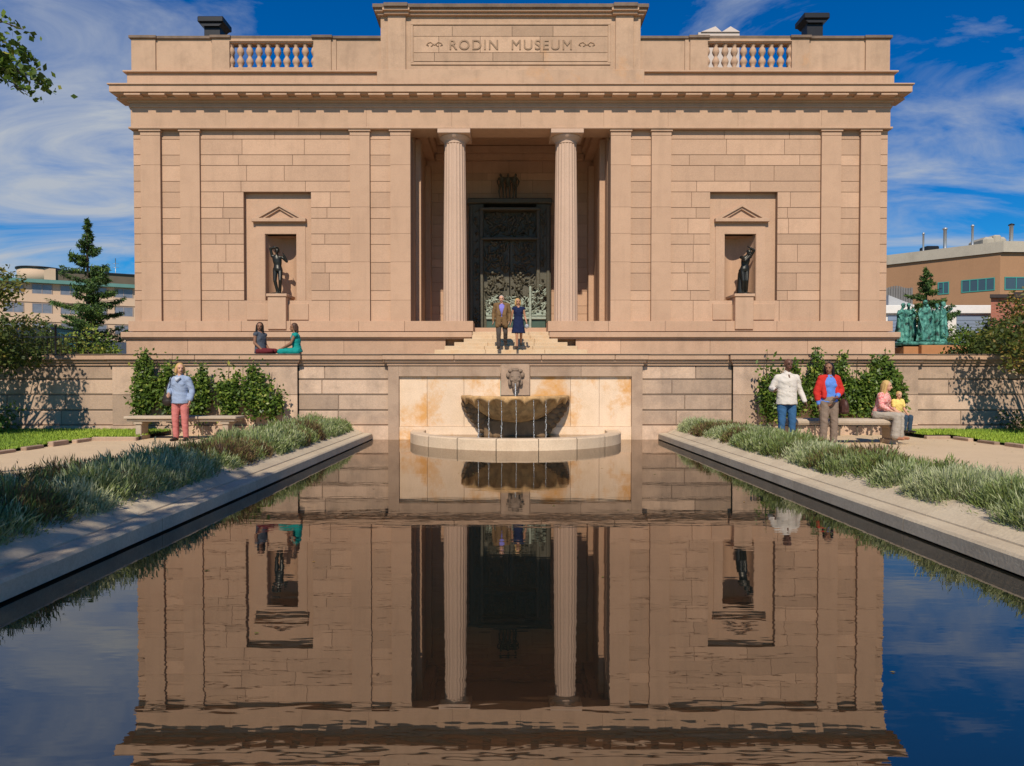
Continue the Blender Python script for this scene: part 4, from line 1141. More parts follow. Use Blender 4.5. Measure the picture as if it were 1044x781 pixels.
# --- bronze relief door in the portico
YG=Y2+4.45
gx0,gx1=XX(478,300,YG),XX(561.5,300,YG); gz0=z0s+.2; gz1=ZZ(203,YG); gc=(gx0+gx1)/2
gd=thing('bronze_relief_door',(gc,YG,gz0),'tall dark bronze double door covered in relief under the portico','door')
b=MB(); W=(gx1-gx0)/2
for s in (-1,1):
    b.box(gc+s*W,gc+s*(W-.62),YG-.1,YG+.5,gz0,gz1-.22,.5,.03); b.box(gc+s*(W-.06),gc+s*(W-.18),YG-.17,YG-.1,gz0,gz1-.3,.5,.02); b.box(gc+s*(W-.46),gc+s*(W-.60),YG-.20,YG-.1,gz0,gz1-.45,.5,.02)
b.box(gc-W-.05,gc+W+.05,YG-.22,YG+.5,gz1-.22,gz1,.5,.04); b.box(gc-W+.45,gc+W-.45,YG-.30,YG+.3,gz1-.52,gz1-.40,.5,.03)
b.box(gc-W+.5,gc+W-.5,YG-.25,YG+.3,gz1-1.72,gz1-1.62,.5,.02)
b.build('frame',M['gate_bronze'],gd)
rr=random.Random(4)
def relief(name,x0,x1,z0,z1,yb,n,amp=1.0):
    b=MB(); b.box(x0,x1,yb,yb+.1,z0,z1,.5)
    for k in range(n):
        x=rr.uniform(x0+.1,x1-.1); z=rr.uniform(z0+.1,z1-.1); a=rr.uniform(0,PI); L=rr.uniform(.08,.26)*amp; r=rr.uniform(.03,.07)*amp
        dx,dz=math.cos(a)*L,math.sin(a)*L
        p=V3((x,yb-.01,z)); q=V3((min(x1-.05,max(x0+.05,x+dx)),yb-.03-rr.random()*.10,min(z1-.05,max(z0+.05,z+dz))))
        b.cap(p,q,r,r*.7,8)
        if k%3==0: b.ball(q+V3((0,-.03,.0)),r*1.1,seg=8,rings=6)
    return b.build(name,M['gate_bronze'],gd)
relief('lintel_relief',gc-W+.62,gc+W-.62,gz1-1.62,gz1-.52,YG+.15,110)
relief('door_leaf',gc-W+.62,gc-.02,gz0,gz1-1.72,YG+.06,170); relief('door_leaf',gc+.02,gc+W-.62,gz0,gz1-1.72,YG+.06,170)
for s in (-1,1): relief('side_relief',min(gc+s*(W-.19),gc+s*(W-.45)),max(gc+s*(W-.19),gc+s*(W-.45)),gz0+.1,gz1-.4,YG-.08,60,.7)
M['painted_sun_bronze']=plain('painted_sun_green_bronze',(.30,.34,.27),.5,.6,10,metal=.1,spec=.5,bumps=.6)  # paler bronze: sun and reflections on the lower door put into the colour
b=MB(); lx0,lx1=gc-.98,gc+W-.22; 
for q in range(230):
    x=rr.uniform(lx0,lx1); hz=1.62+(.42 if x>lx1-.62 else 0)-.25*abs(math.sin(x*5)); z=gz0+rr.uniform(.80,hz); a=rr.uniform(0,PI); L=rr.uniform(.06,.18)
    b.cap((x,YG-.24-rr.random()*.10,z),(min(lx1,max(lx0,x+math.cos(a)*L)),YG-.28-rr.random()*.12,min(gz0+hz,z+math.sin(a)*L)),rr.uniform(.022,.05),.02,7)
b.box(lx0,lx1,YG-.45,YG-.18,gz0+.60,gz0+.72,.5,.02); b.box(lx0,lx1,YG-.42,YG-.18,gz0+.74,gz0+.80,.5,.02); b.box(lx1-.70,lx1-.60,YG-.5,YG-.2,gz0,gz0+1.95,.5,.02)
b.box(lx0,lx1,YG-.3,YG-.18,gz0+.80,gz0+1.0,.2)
b.build('painted_sun_relief',M['painted_sun_bronze'],gd)  # added blob cluster imitating the sunlit, reflecting lower part of the door
b=MB(); b.box(lx0+.02,lx1-.02,YG-.36,YG-.18,gz0,gz0+.598,.5,.01); b.build('lower_panel',plain('dark_green_bronze',(.06,.10,.075),.45,.3,5,metal=.2),gd)
tg=thing('bronze_figure_group',(gc-.07,YG+.05,gz1),'three small bronze figures huddled on top of the relief door','sculpture')
for k,(dx,ry) in enumerate(((-.27,-25),(0.0,0),(.27,25))):
    j=J(head=(0,-.14,1.46),neck=(0,-.06,1.42),wrL=(-.08,-.30,.80),wrR=(.08,-.30,.80),elL=(-.26,-.10,1.12),elR=(.26,-.10,1.12),knL=(-.12,-.12,.5),knR=(.10,.02,.5))
    b=body_mb(j,V3((0,-1,-.4))); limbs_mb(b,j)
    remesh(b,'figure',M['gate_bronze'],tg,.018,1,Matrix.Translation((dx,0,0))@Matrix.Rotation(R(ry),4,'Z')@Matrix.Scale(.66,4))
# --- green patinated group
YS=30.0; xs_=XX(940,340,YS); zs0=ZZ(353,YS)
pl=thing('statue_plinth',(xs_+.35,YS,UZ),'low orange brown stone plinth under the green figure group','plinth')
b=MB(); b.box(xs_-.55,xs_+1.6,YS-.9,YS+.9,UZ,zs0,.5,.02); b.box(xs_-1.2,xs_-.56,YS-.7,YS+.9,UZ,zs0-.05,.5,.02); b.build('plinth_block',plain('rust_stone',(.42,.19,.08),.85,.2,4),pl)
ps=thing('figure_group',(xs_,YS,zs0),'green patinated bronze group of robed standing figures right of the museum','sculpture')
b=MB(); b.box(-1.25,1.35,-.75,.8,.0,.16,.5,.04); b.build('base',M['patina'],ps,world=False)
gs=[(-.95,-.1,20,.10,0),(-.45,.25,-30,.25,1),(-.1,-.30,10,-.05,2),(.25,.2,0,.3,3),(.62,-.05,-35,.0,4),(1.0,.25,40,.1,5)]
for (dx,dy,ry,ln,k) in gs:
    j=J(head=(.0,-.05-.2*abs(ln),1.62-.1*abs(ln)),elL=(-.28,-.02,1.20),wrL=(-.20 if k%2 else -.30,-.22,1.25-.3*(k%3)),elR=(.28,-.02,1.2),wrR=(.16,-.26,1.0+.35*(k%2)),knL=(-.12,-.10,.5))
    b=body_mb(j,V3((ln,-1,-.3*(k%2)))); limbs_mb(b,j)
    b.lathe([(.30,.05),(.24,.5),(.18,.95),(.19,1.25),(.15,1.42)],0,.03,20,fn=lambda r,a,z,k=k:r*(1+.20*math.sin(a*6+k+z*1.5)),sy=.75)
    b.cap((.16,-.05,1.4),(.22,-.1,.3),.07,.11); b.cap((-.17,0,1.35),(-.22,-.05,.4+.2*(k%2)),.06,.09)
    remesh(b,'robed_figure',M['patina'],ps,.016,1,Matrix.Translation((dx,dy,.15))@Matrix.Rotation(R(ry),4,'Z')@Matrix.Scale(1.0+.03*(k%3)-.04*(k==4),4))

# ================================================================== PLANTS
def leaf_quads(P,Nrm,size,aspect=.55,rng=RNG):
    """diamond leaves centred on P (n,3) with random orientation around Nrm"""
    n=len(P); a=rng.normal(size=(n,3)); a-= (a*Nrm).sum(1,keepdims=True)*Nrm; a/=np.linalg.norm(a,axis=1,keepdims=True)+1e-9
    b=np.cross(Nrm,a); s=size if hasattr(size,'__len__') else np.full(n,size); s=s[:,None]
    V=np.stack([P-a*s,P+b*s*aspect-a*s*.1,P+a*s,P-b*s*aspect-a*s*.1],1)
    return V.reshape(-1,3),np.arange(n*4).reshape(n,4)
def unit(n,rng):
    v=rng.normal(size=(n,3)); return v/np.linalg.norm(v,axis=1,keepdims=True)
def crown(clumps,per,size,rng,spread=1.0,flat=.7):
    Ps=[];T=[]
    for (c,r,tb) in clumps:
        n=int(per*(r**2)*10); d=unit(n,rng); rad=r*spread*rng.uniform(.25,1.08,n)**.6
        p=np.array(c)+d*rad[:,None]*np.array([1,1,flat]); Ps.append(p); T.append(np.clip(tb+rng.normal(0,.16,n),0,1))
    P=np.concatenate(Ps); T=np.concatenate(T)
    Nn=unit(len(P),rng)*.8+np.array([0,-.2,.6]); Nn/=np.linalg.norm(Nn,axis=1,keepdims=True)
    V,Fq=leaf_quads(P,Nn,size*rng.uniform(.6,1.25,len(P)),rng=rng)
    return V,Fq,T
def tree(name,loc,label,cat,m,h,r,trunk_h,n_cl,seed,size=.07,per=110,zlo=.3,group=None,tbase=.5,trunk_r=.12,cr=.42,flat=.75,squash=1.0):
    rng=np.random.default_rng(seed); t=thing(name,loc,label,cat,group)
    x0,y0,z0=loc; cl=[]; tb=MB()
    top_=z0+h; cz=z0+trunk_h+(h-trunk_h)*.45
    tb.tube([(x0,y0,z0-.1),(x0+.05,y0,z0+trunk_h*.6),(x0-.04,y0+.03,z0+trunk_h),(x0+.03,y0,z0+h*.8)],[trunk_r*1.25,trunk_r,trunk_r*.8,trunk_r*.15],8)
    br=MB()
    for k in range(n_cl):
        d=unit(1,rng)[0]; rr=rng.uniform(.35,1.0)**.5
        c=np.array([x0+d[0]*r*rr,y0+d[1]*r*rr*squash,cz+d[2]*(h-trunk_h)*.5*rr])
        cl.append((c,r*cr*rng.uniform(.6,1.15),tbase+rng.normal(0,.13)))
        zb=z0+trunk_h*rng.uniform(.7,1.0)+max(0,(c[2]-cz))*.4
        mid=(np.array([x0,y0,zb])+c)/2+np.array([0,0,.1])
        br.tube([(x0,y0,zb),tuple(mid),tuple(c)],[trunk_r*.45,trunk_r*.25,trunk_r*.08],5)
    tb.build('trunk',M['bark'],t); br.build('branches',M['bark'],t)
    V,Fq,T=crown(cl,per,size,rng,flat=flat)
    fast_mesh('crown',V,Fq,T,m,t)
    return t
def conifer(loc,h,r,label,seed,group=None,lean=.0):
    rng=np.random.default_rng(seed); x0,y0,z0=loc; t=thing('conifer_tree',loc,label,'tree',group)
    tb=MB(); tb.tube([(x0,y0,z0-.1),(x0,y0,z0+h*.5),(x0,y0,z0+h)],[.13,.08,.012],8); tb.build('trunk',M['bark'],t)
    br=MB(); Ps=[];T=[]
    nb=int(h*13)
    for k in range(nb):
        f=(k/nb); z=z0+.35+(h-.4)*f; L=r*((1-f)**1.15)*rng.uniform(.4,1.25)+.10
        a=rng.uniform(0,2*PI); dz=L*rng.uniform(.0,.28)
        tip=np.array([x0+math.cos(a)*L,y0+math.sin(a)*L,z+dz*.6]); base=np.array([x0,y0,z])
        br.tube([tuple(base),tuple((base+tip)/2-np.array([0,0,.03*L])),tuple(tip)],[.02,.012,.004],4)
        n=int(135*L+30); u=rng.uniform(.12,1.05,n); wdt=.26*L*(1-u*.6)+.06
        p=base+(tip-base)*u[:,None]; side=np.array([-math.sin(a),math.cos(a),0])
        p=p+side*(rng.uniform(-1,1,n)*wdt)[:,None]+np.array([0,0,1])*(rng.normal(-.03,.05,n)-.10*L*np.sin(u*PI))[:,None]
        Ps.append(p); T.append(np.clip(rng.normal(.45+.25*(rng.random()-.5),.2,n),0,1))
    P=np.concatenate(Ps); T=np.concatenate(T); br.build('branches',M['bark'],t)
    Nn=unit(len(P),rng)+np.array([0,-.2,.7]); Nn/=np.linalg.norm(Nn,axis=1,keepdims=True)
    V,Fq=leaf_quads(P,Nn,rng.uniform(.07,.15,len(P)),aspect=.22,rng=rng)
    fast_mesh('crown',V,Fq,T,M['fir'],t); return t

# lavender
def lavender(side,seed,label):
    rng=np.random.default_rng(seed); Vs=[];Fs=[];Ts=[];n0=0; core=MB(); rnd=random.Random(seed)
    y=2.6
    mounds=[]
    while y<Y1-.30:
        for row,(xo) in enumerate((PH+.76,PH+1.25)):
            r=rng.uniform(.36,.56); mounds.append((side*(xo+rng.uniform(-.07,.07)),y+rng.uniform(-.15,.15)+row*.25,r,rng.uniform(.30,.46)*(1.0 if side<0 else .88),rng.random()))
        y+=.50
    for (mx,my,r,h,q) in mounds:
        my=min(my,Y1-.42)
        dist=max(3.0,my); 
        base=.62
        if q<.12: base=.10
        elif q<.30: base=.36
        elif q>.72: base=.84
        if side<0 and my>8.2: base=min(base,.62); base-=.03
        n=int(6000*(1.15 if dist<8 else .8)); 
        core.ball((mx+side*.05,my,.16),(r*.60,r*.60,h*.74),seg=10,rings=7,tint=.3,noise_amp=.5,sd=my)  # solid dark filler mound inside the bush, blocks the view through it
        th=rng.uniform(0,2*PI,n); u=rng.uniform(0.0,1,n)**.75; el=np.arccos(1-u*.98)   # polar angle from up
        d=np.stack([np.sin(el)*np.cos(th),np.sin(el)*np.sin(th),np.cos(el)],1)
        lump=1+.12*np.sin(th*5+my*3)*np.sin(el*6+mx)+.09*np.sin(th*11+mx*5)*np.sin(el*9)+rng.normal(0,.08,n)
        tip=np.array([mx,my,.20])+d*np.array([r,r,h])*lump[:,None]*rng.uniform(.72,1.05,(n,1))
        root=tip-d*rng.uniform(.035,.075,(n,1))-np.array([0,0,1])*rng.uniform(.01,.05,(n,1))+rng.normal(0,.022,(n,3))
        tip[:,2]+=rng.uniform(0,.02,n)
        root[:,2]=np.maximum(root[:,2],.19)
        keep=((side*tip[:,0])>PH+.34)&(tip[:,1]<Y1-.11); root,tip,lump=root[keep],tip[keep],lump[keep]; n=len(tip)
        ax=tip-root; L=np.linalg.norm(ax,axis=1,keepdims=True); ax/=L
        sd=np.cross(ax,unit(n,rng)); sd/=np.linalg.norm(sd,axis=1,keepdims=True)+1e-9
        wdt=(.0033 if dist<7 else .0043 if dist<11 else .0058)*rng.uniform(.7,1.5,(n,1))
        mid=(root+tip)/2
        V=np.stack([root-sd*wdt*.4,mid-sd*wdt*1.3,tip,mid+sd*wdt*1.3],1).reshape(-1,3)
        Fq=np.arange(n*4).reshape(n,4)+n0; n0+=n*4
        patch=.10*math.sin(my*2.1+mx)
        Vs.append(V);Fs.append(Fq);Ts.append(np.clip(base+patch+rng.normal(0,.15,n)+.12*(lump-1)/.15,0,1))
    o=fast_mesh('lavender',np.concatenate(Vs),np.concatenate(Fs),np.concatenate(Ts),M['lav'])
    tag(o,label,'lavender',kind='stuff')
    c=core.build('planting_filler',M['soil'],None); tag(c,'dark brown filler mounds inside the '+('left' if side<0 else 'right')+' planting','lavender filler',kind='stuff')
lavender(-1,21,'grey green lavender bushes filling the bed along the left pool kerb')
lavender(1,22,'grey green lavender bushes filling the bed along the right pool kerb')

# espaliered shrubs against the wall
# fallen leaves: on the path and floating on the water
rng=np.random.default_rng(77); n=260
lx=np.where(rng.random(n)<.5,rng.uniform(-13,-5.5,n),rng.uniform(5.5,14,n)); ly=rng.uniform(5,16,n); lz=np.full(n,GZ+.012)
wx=rng.uniform(-3.3,3.3,26); wy=rng.uniform(2.6,14,26)
P_=np.concatenate([np.stack([lx,ly,lz],1),np.stack([wx,wy,np.full(26,.004)],1)])
Nn=unit(len(P_),rng)*.25+np.array([0,0,1]); Nn[-26:]=np.array([0,0,1]); Nn/=np.linalg.norm(Nn,axis=1,keepdims=True)
V_,F_q=leaf_quads(P_,Nn,.022*rng.uniform(.6,1.4,len(P_)),aspect=.6,rng=rng)
tag(fast_mesh('fallen_leaves',V_,F_q,np.clip(rng.normal(.85,.15,len(P_)),0,1),M['autumn_leaf']),'scattered small fallen leaves on the gravel path and floating on the pool','leaves',kind='stuff')
def espalier(px0,px1,ptop,pbot,Y,label,seed,group,dens=1.0,sz=.052):
    rng=np.random.default_rng(seed)
    x0,x1=XX(px0,400,Y),XX(px1,400,Y); zt_,zb_=ZZ(ptop,Y),ZZ(pbot,Y); xc=(x0+x1)/2; w_=(x1-x0)/2; H=zt_-zb_
    t=thing('wall_shrub',(xc,Y,GZ),label,'shrub',group)
    tb=MB(); tb.tube([(xc,Y,GZ-.05),(xc+.03,Y,zb_+H*.3),(xc-.02,Y,zb_+H*.7),(xc,Y,zt_-.05)],[.022,.018,.012,.004],6)
    Ps=[];T=[]
    nsh=9
    for k in range(nsh):
        a=rng.uniform(-1,1); zs=GZ+.25+rng.uniform(0,.35)*H; ze=zb_+H*rng.uniform(.45,.98)*(1-.35*abs(a)); xe=xc+a*w_
        pts=[np.array([xc,Y,zs]),np.array([xc+a*w_*.7,Y-rng.uniform(-.02,.12),(zs*.5+ze*.5)]),np.array([xe,Y-rng.uniform(-.02,.15),ze])]
        tb.tube([tuple(p) for p in pts],[.012,.008,.003],5)
        n=int(120*dens*H)
        u=rng.uniform(.15,1.03,n); p=np.where(u[:,None]<.5,pts[0]+(pts[1]-pts[0])*(u[:,None]*2),pts[1]+(pts[2]-pts[1])*(u[:,None]*2-1))
        p=p+rng.normal(0,1,(n,3))*np.array([.085,.07,.08])*(1.25-u[:,None]*.6); Ps.append(p); T.append(np.clip(rng.normal(.5,.22,n),0,1))
    n=int(230*dens*w_*H); p=np.stack([xc+rng.normal(0,.5,n)*w_,Y-rng.uniform(0,.18,n),zb_+rng.beta(1.5,1.9,n)*H],1); Ps.append(p);T.append(np.clip(rng.normal(.45,.2,n),0,1))
    P=np.concatenate(Ps);T=np.concatenate(T); P[:,1]=np.minimum(P[:,1],Y1-.16)
    Nn=unit(len(P),rng)*.8+np.array([0,-.7,.5]); Nn/=np.linalg.norm(Nn,axis=1,keepdims=True)
    V,Fq=leaf_quads(P,Nn,sz*rng.uniform(.6,1.2,len(P)),rng=rng)
    tb.build('stem',M['bark'],t); fast_mesh('foliage',V,Fq,T,M['leaf'],t)
YE=16.32
GL='espaliered shrubs on the garden wall left of the fountain'; GRR='espaliered shrubs on the garden wall right of the fountain'
for i,(a) in enumerate([(135,161,351,424,'tallest leafy shrub at the far left end of the left wall planting'),(160,192,358,428,'leafy wall shrub behind the woman in the blue grey cardigan'),
   (190,222,369,426,'leafy wall shrub just right of the woman in pink trousers'),(218,250,366,428,'bushy wall shrub above the middle of the left bench'),(246,272,363,430,'upright leafy shrub rising to the coping below the teal dress'),(268,287,377,430,'sparse thin shrub nearest the fountain on the left wall')]):
    espalier(a[0],a[1],a[2],a[3],YE,a[4],60+i,GL,dens=1.25 if i<5 else .6)
for i,(a) in enumerate([(767,797,354,432,'leafy wall shrub left of the man in the white shirt'),(796,822,366,430,'wall shrub hidden mostly behind the man in the white shirt'),(820,842,351,428,'tall wall shrub rising between the man and woman'),
   (846,866,355,428,'tall wall shrub just right of the woman in red'),(864,884,362,430,'medium wall shrub above the right bench'),(881,896,359,430,'narrow wall shrub above the seated woman'),(893,912,352,425,'tallest narrow shrub reaching above the coping by the child'),(908,922,372,425,'sparse shrub farthest right behind the child')]):
    espalier(a[0],a[1],a[2],a[3],YE,a[4],80+i,GRR,dens=1.1 if i<7 else .5)

# trees in front of the wall at both frame edges, dappled shadow on the wall
tree('garden_tree',(-12.35,14.9,GZ),'yellow green small leaved tree at the far left in front of the wall','tree',M['autumn_leaf'],3.95,1.95,1.5,46,5,size=.060,per=85,tbase=.55,trunk_r=.07,cr=.27)
tree('garden_tree',(12.55,14.95,GZ),'rusty green small leaved tree at the far right in front of the wall','tree',M['autumn_leaf'],3.6,1.85,1.2,44,6,size=.058,per=85,tbase=.6,trunk_r=.07,cr=.27)
tree('low_shrub',(-12.3,15.9,GZ),'low dark green shrub on the lawn at the foot of the left wall','shrub',M['leaf'],.75,.9,.1,12,7,size=.045,per=90,trunk_r=.03)
tree('low_shrub',(12.6,15.9,GZ),'low dark green shrub on the lawn at the foot of the right wall','shrub',M['leaf'],.65,1.0,.1,12,8,size=.045,per=90,trunk_r=.03)
# big shade tree left of the camera: shades the near kerb, one branch hangs into view
bt=thing('shade_tree',(-9.2,-2.0,GZ),'large deciduous tree whose leafy branch hangs in at the top left corner','tree')
rng=np.random.default_rng(55); cl=[]; tb=MB(); br=MB()
tb.tube([(-9.2,-2,0),(-9.1,-2,3),(-8.8,-1.9,6),(-8.3,-1.7,9)],[.38,.3,.22,.08],10)
for k in range(60):
    d=unit(1,rng)[0]; rr=rng.uniform(.3,1)**.5
    c=np.array([-6.3+d[0]*4.0*rr,-1.6+d[1]*3.4*rr,8.0+d[2]*2.4*rr]); cl.append((c,rng.uniform(.6,1.0),.5+rng.normal(0,.1)))
    br.tube([(-8.9,-1.9,4.5+rng.uniform(0,2)),tuple((c+np.array([-8.9,-1.9,6]))/2),tuple(c)],[.09,.05,.015],5)
# hanging branch
def AT(px,py,Y): return np.array([XX(px,py,Y),Y,ZZ(py,Y)])
limb=[np.array([-8.7,-1.8,5.2]),np.array([-8.6,3,5.9]),AT(-60,30,7.6),AT(-6,62,8.2),AT(22,74,8.4),AT(46,82,8.5)]
br.tube([tuple(p) for p in limb],[.10,.06,.035,.02,.012,.005],6)
br.tube([tuple(AT(-30,45,7.9)),tuple(AT(4,70,8.2)),tuple(AT(16,88,8.3)),tuple(AT(27,94,8.3))],[.02,.012,.007,.004],5)
br.tube([tuple(AT(-30,25,7.9)),tuple(AT(2,22,8.2)),tuple(AT(24,30,8.3))],[.02,.010,.004],5)
hang=[]
for (px,py,sp,n) in ((2,62,8,70),(10,70,7,60),(20,56,6,45),(28,56,4,30),(3,76,7,45),(12,80,6,40),(38,78,4,26),(46,82,4,24),(42,86,3,14),(24,90,4,18),(27,93,3,10),(3,44,5,22),(8,30,5,10),(20,24,4,8),(13,26,4,7),(22,30,3,5),(2,16,4,8),(-8,50,12,120),(-20,30,14,120),(30,76,3,8)):
    c=AT(px,py,8.3); hang.append(c+rng.normal(0,1,(n,3))*np.array([sp/87,.25,sp/87])*.62)
hp=np.concatenate(hang)
V,Fq,T=crown(cl,50,.085,rng)
Nn=unit(len(hp),rng); V2,F2=leaf_quads(hp,Nn,.048*rng.uniform(.6,1.2,len(hp)),aspect=.7,rng=rng)
tb.build('trunk',M['bark'],bt); br.build('branches',M['bark'],bt)
fast_mesh('crown',np.concatenate([V,V2]),np.concatenate([Fq,F2+len(V)]),np.concatenate([T,np.clip(rng.normal(.45,.2,len(hp)),0,1)]),M['leaf'],bt)

# plants on the upper level
YC=33.0
conifer((XX(90,340,YC),YC,UZ),ZZ(222,YC)-UZ,2.7,'tall ragged dark green conifer left of the museum',101)
conifer((XX(944,340,38),38,UZ),ZZ(272,38)-UZ,3.2,'dark green conifer behind the green figure group',102)
YT=23.0
for i,(px,ptop,r_,lab,mm,tbs) in enumerate([(62,332,1.0,'olive bush behind the wall left of the conifer foot',M['autumn_leaf'],.45),(94,330,.8,'bright green bush at the foot of the conifer behind the wall',M['leaf'],.75),(12,318,1.5,'brownish green bush behind the wall at the far left',M['autumn_leaf'],.5),
    (112,352,.5,'small green bush by the railing next to the museum corner',M['leaf'],.6)]):
    tree('upper_bush',(XX(px,345,YT),YT,UZ),lab,'bush',mm,ZZ(ptop,YT)-UZ,r_,.3,16,120+i,size=.06,per=60,tbase=tbs,trunk_r=.04)
for i,(px,ptop,r_,Yq,lab,mm,tbs) in enumerate([(995,334,1.2,25,'dark hedge like bush behind the wall right of the statue plinth',M['leaf'],.35),(1030,322,1.4,24,'olive bush behind the right wall in front of the red brick building',M['autumn_leaf'],.45),(1046,285,1.3,26,'taller yellow green tree behind the wall at the right edge',M['autumn_leaf'],.7),(966,340,.8,33,'low green bush just behind the green figure group',M['leaf'],.6),(1068,300,2.0,30,'large green tree beyond the red brick building',M['leaf'],.6)]):
    tree('upper_bush' if r_<1.3 else 'upper_tree',(XX(px,345,Yq),Yq,UZ),lab,'bush' if r_<1.3 else 'tree',mm,ZZ(ptop,Yq)-UZ,r_,.4,20,140+i,size=.07,per=60,tbase=tbs,trunk_r=.05)

# ================================================================== STREET LEVEL BEHIND
def rot_box(b,org,u,v,a0,a1,d0,d1,z0,z1,tint=.5):
    P=lambda a,d,z:(org[0]+u[0]*a+v[0]*d,org[1]+u[1]*a+v[1]*d,z)
    vs=[P(a0,d0,z0),P(a1,d0,z0),P(a1,d1,z0),P(a0,d1,z0),P(a0,d0,z1),P(a1,d0,z1),P(a1,d1,z1),P(a0,d1,z1)]
    b.add(vs,[(0,1,5,4),(1,2,6,5),(2,3,7,6),(3,0,4,7),(4,5,6,7),(3,2,1,0)],tint)
# railing
rl=thing('iron_railing',(XX(84,350,21.5),21.5,UZ),'dark iron railing behind the wall left of the museum corner','railing')
xa,xb_=-17.5,-13.7; zr0,zr1=UZ,ZZ(341,21.5)
b=MB(); b.box(xa,xb_,21.48,21.52,zr1-.1,zr1-.06); b.box(xa,xb_,21.48,21.52,UZ+.12,UZ+.16); b.build('rail',M['black_metal'],rl)
k=0; x=xa
while x<xb_:
    b=MB(); hp_=.06 if k%8 else .0
    r_=.010 if k%8 else .03
    b.tube([(x,21.5,UZ),(x,21.5,zr1+(.0 if k%8 else .25))],[r_,r_],5); 
    if k%8==0: b.ball((x,21.5,zr1+.28),.045,seg=8,rings=6)
    b.build('bar' if k%8 else 'post',M['black_metal'],rl); x+=.13; k+=1
# cars
def car(loc,rz,c,label,L=4.5,H=1.45,Wd=1.78,van=False):
    t=thing('parked_car',loc,label,'van' if van else 'car','vehicles parked on the street behind',rz)
    cm=plain('car_paint',c,.25,.03,4,spec=.7,bumps=0)
    b=MB(); h=L/2
    if van: prof=[(-h,.35),(-h,1.0),(-h+.1,1.15),(-h+.75,1.3),(-h+1.35,H-.05),(-h+1.7,H),(h-.15,H),(h,H-.2),(h,.35)]
    else: prof=[(-h,.35),(-h,.65),(-h+.15,.78),(-h+1.1,.92),(-h+1.8,H-.03),(-h+2.1,H),(h-1.5,H-.02),(h-.7,.98),(h-.1,.92),(h,.8),(h,.35)]
    b.prism([(x,z) for x,z in prof],1,-Wd/2,Wd/2); o=b.build('body',cm,t,world=False)
    bv=o.modifiers.new('b','BEVEL'); bv.width=.06; bv.segments=2
    b=MB()
    for s in (-1,1):
        if van: b.box(-h+1.35,-h+2.2,s*Wd/2-.01,s*(Wd/2+.006),1.2,H-.18); b.box(-h+2.4,h-.5,s*Wd/2-.01,s*(Wd/2+.006),1.2,H-.18)
        else: b.prism([(-h+1.35,.95),(-h+1.95,H-.1),(h-1.65,H-.1),(h-1.0,.98)],1,s*Wd/2-.01,s*(Wd/2+.008))
    b.build('side_window',M['glass'],t,world=False)
    b=MB(); 
    if van: b.prism([(-h+.8,1.32),(-h+1.3,H-.1),(-h+1.28,H-.08),(-h+.76,1.34)],1,-Wd/2+.12,Wd/2-.12)
    else: b.prism([(-h+1.15,.95),(-h+1.78,H-.07),(-h+1.74,H-.04),(-h+1.10,.97)],1,-Wd/2+.1,Wd/2-.1)
    b.build('windscreen',M['glass'],t,world=False)
    for sx in (-h+.85,h-.9):
        for s in (-1,1):
            w_=MB(); 
            pts=[(sx+.32*math.cos(a),.32+.32*math.sin(a)) for a in [2*PI*q/20 for q in range(20)]]
            w_.prism(pts,1,s*(Wd/2-.2),s*(Wd/2+.01)); wh=w_.build('wheel',M['black_metal'],t,world=False)
            w_=MB(); w_.prism([(sx+(x-sx)*.6,.32+(z-.32)*.6) for x,z in pts],1,s*(Wd/2-.1),s*(Wd/2+.02)); r2=w_.build('rim',M['steel'],wh,world=False)
    for s in (-1,1):
        b=MB(); b.ball((-h+.02,s*(Wd/2-.28),.68),(.06,.16,.07)); b.build('headlight',M['white_paint'],t,world=False)
        b=MB(); b.ball((h-.02,s*(Wd/2-.22),.85),(.05,.12,.09)); b.build('tail_light',LIP,t,world=False)
    return t
car((XX(50,350,31),32,UZ),R(-88),(.012,.013,.016),'dark van parked behind the wall between the bushes on the left',H=2.15,L=4.9,Wd=1.95,van=True)
car((XX(27,345,31.5),34,UZ),R(75),(.70,.72,.75),'white car parked at the far left beyond the bushes',H=1.95,L=4.8,van=True,Wd=1.9)
car((XX(121,350,30),31.5,UZ),R(-75),(.05,.06,.07),'dark grey car parked beside the museum corner',H=1.55)

# apartment building
def wall_windows(parent,org,u,v,name,wins,m_frame,m_glass,depth=.12,mull=2):
    for (a0,a1,z0,z1,n) in wins:
        b=MB(); f=.09
        rot_box(b,org,u,v,a0,a1,-.06,.02,z0,z0+f); rot_box(b,org,u,v,a0,a1,-.06,.02,z1-f,z1)
        for q in range(n+1):
            a=a0+(a1-a0-f)*q/n; rot_box(b,org,u,v,a,a+f,-.058,.018,z0+f,z1-f)
        w_=b.build('window',m_frame,parent)
        b=MB(); rot_box(b,org,u,v,a0+f,a1-f,-.02,.01,z0+f,z1-f); b.build('pane',m_glass,w_)
Pa=np.array([XX(15,283,95),95.0]); Pb=np.array([XX(140,291,102),102.0]); u=(Pb-Pa)/np.linalg.norm(Pb-Pa); v=np.array([-u[1],u[0]])
org=Pa-u*16; Lb=16+np.linalg.norm(Pb-Pa)+22
ap=thing('apartment_building',(org[0],org[1],UZ),'curved four storey pinkish apartment block with a penthouse, far left','building')
tanw=plain('pink_render',(.52,.37,.25),.85,.08,.6,tintamt=.15); teal_=plain('aged_copper_green',(.10,.22,.19),.6,.2,1)
S=Lb; zr_=ZZ(291,102)
b=MB(); rot_box(b,org,u,v,0,S,.02,14,UZ,zr_-.5,.5); 
for k in range(4): rot_box(b,org,u,v,0,S,-.10,.019,zr_-2.0-1.15-2.72*k,zr_-2.0-2.72*k,.7)
b.build('wall',tanw,ap)
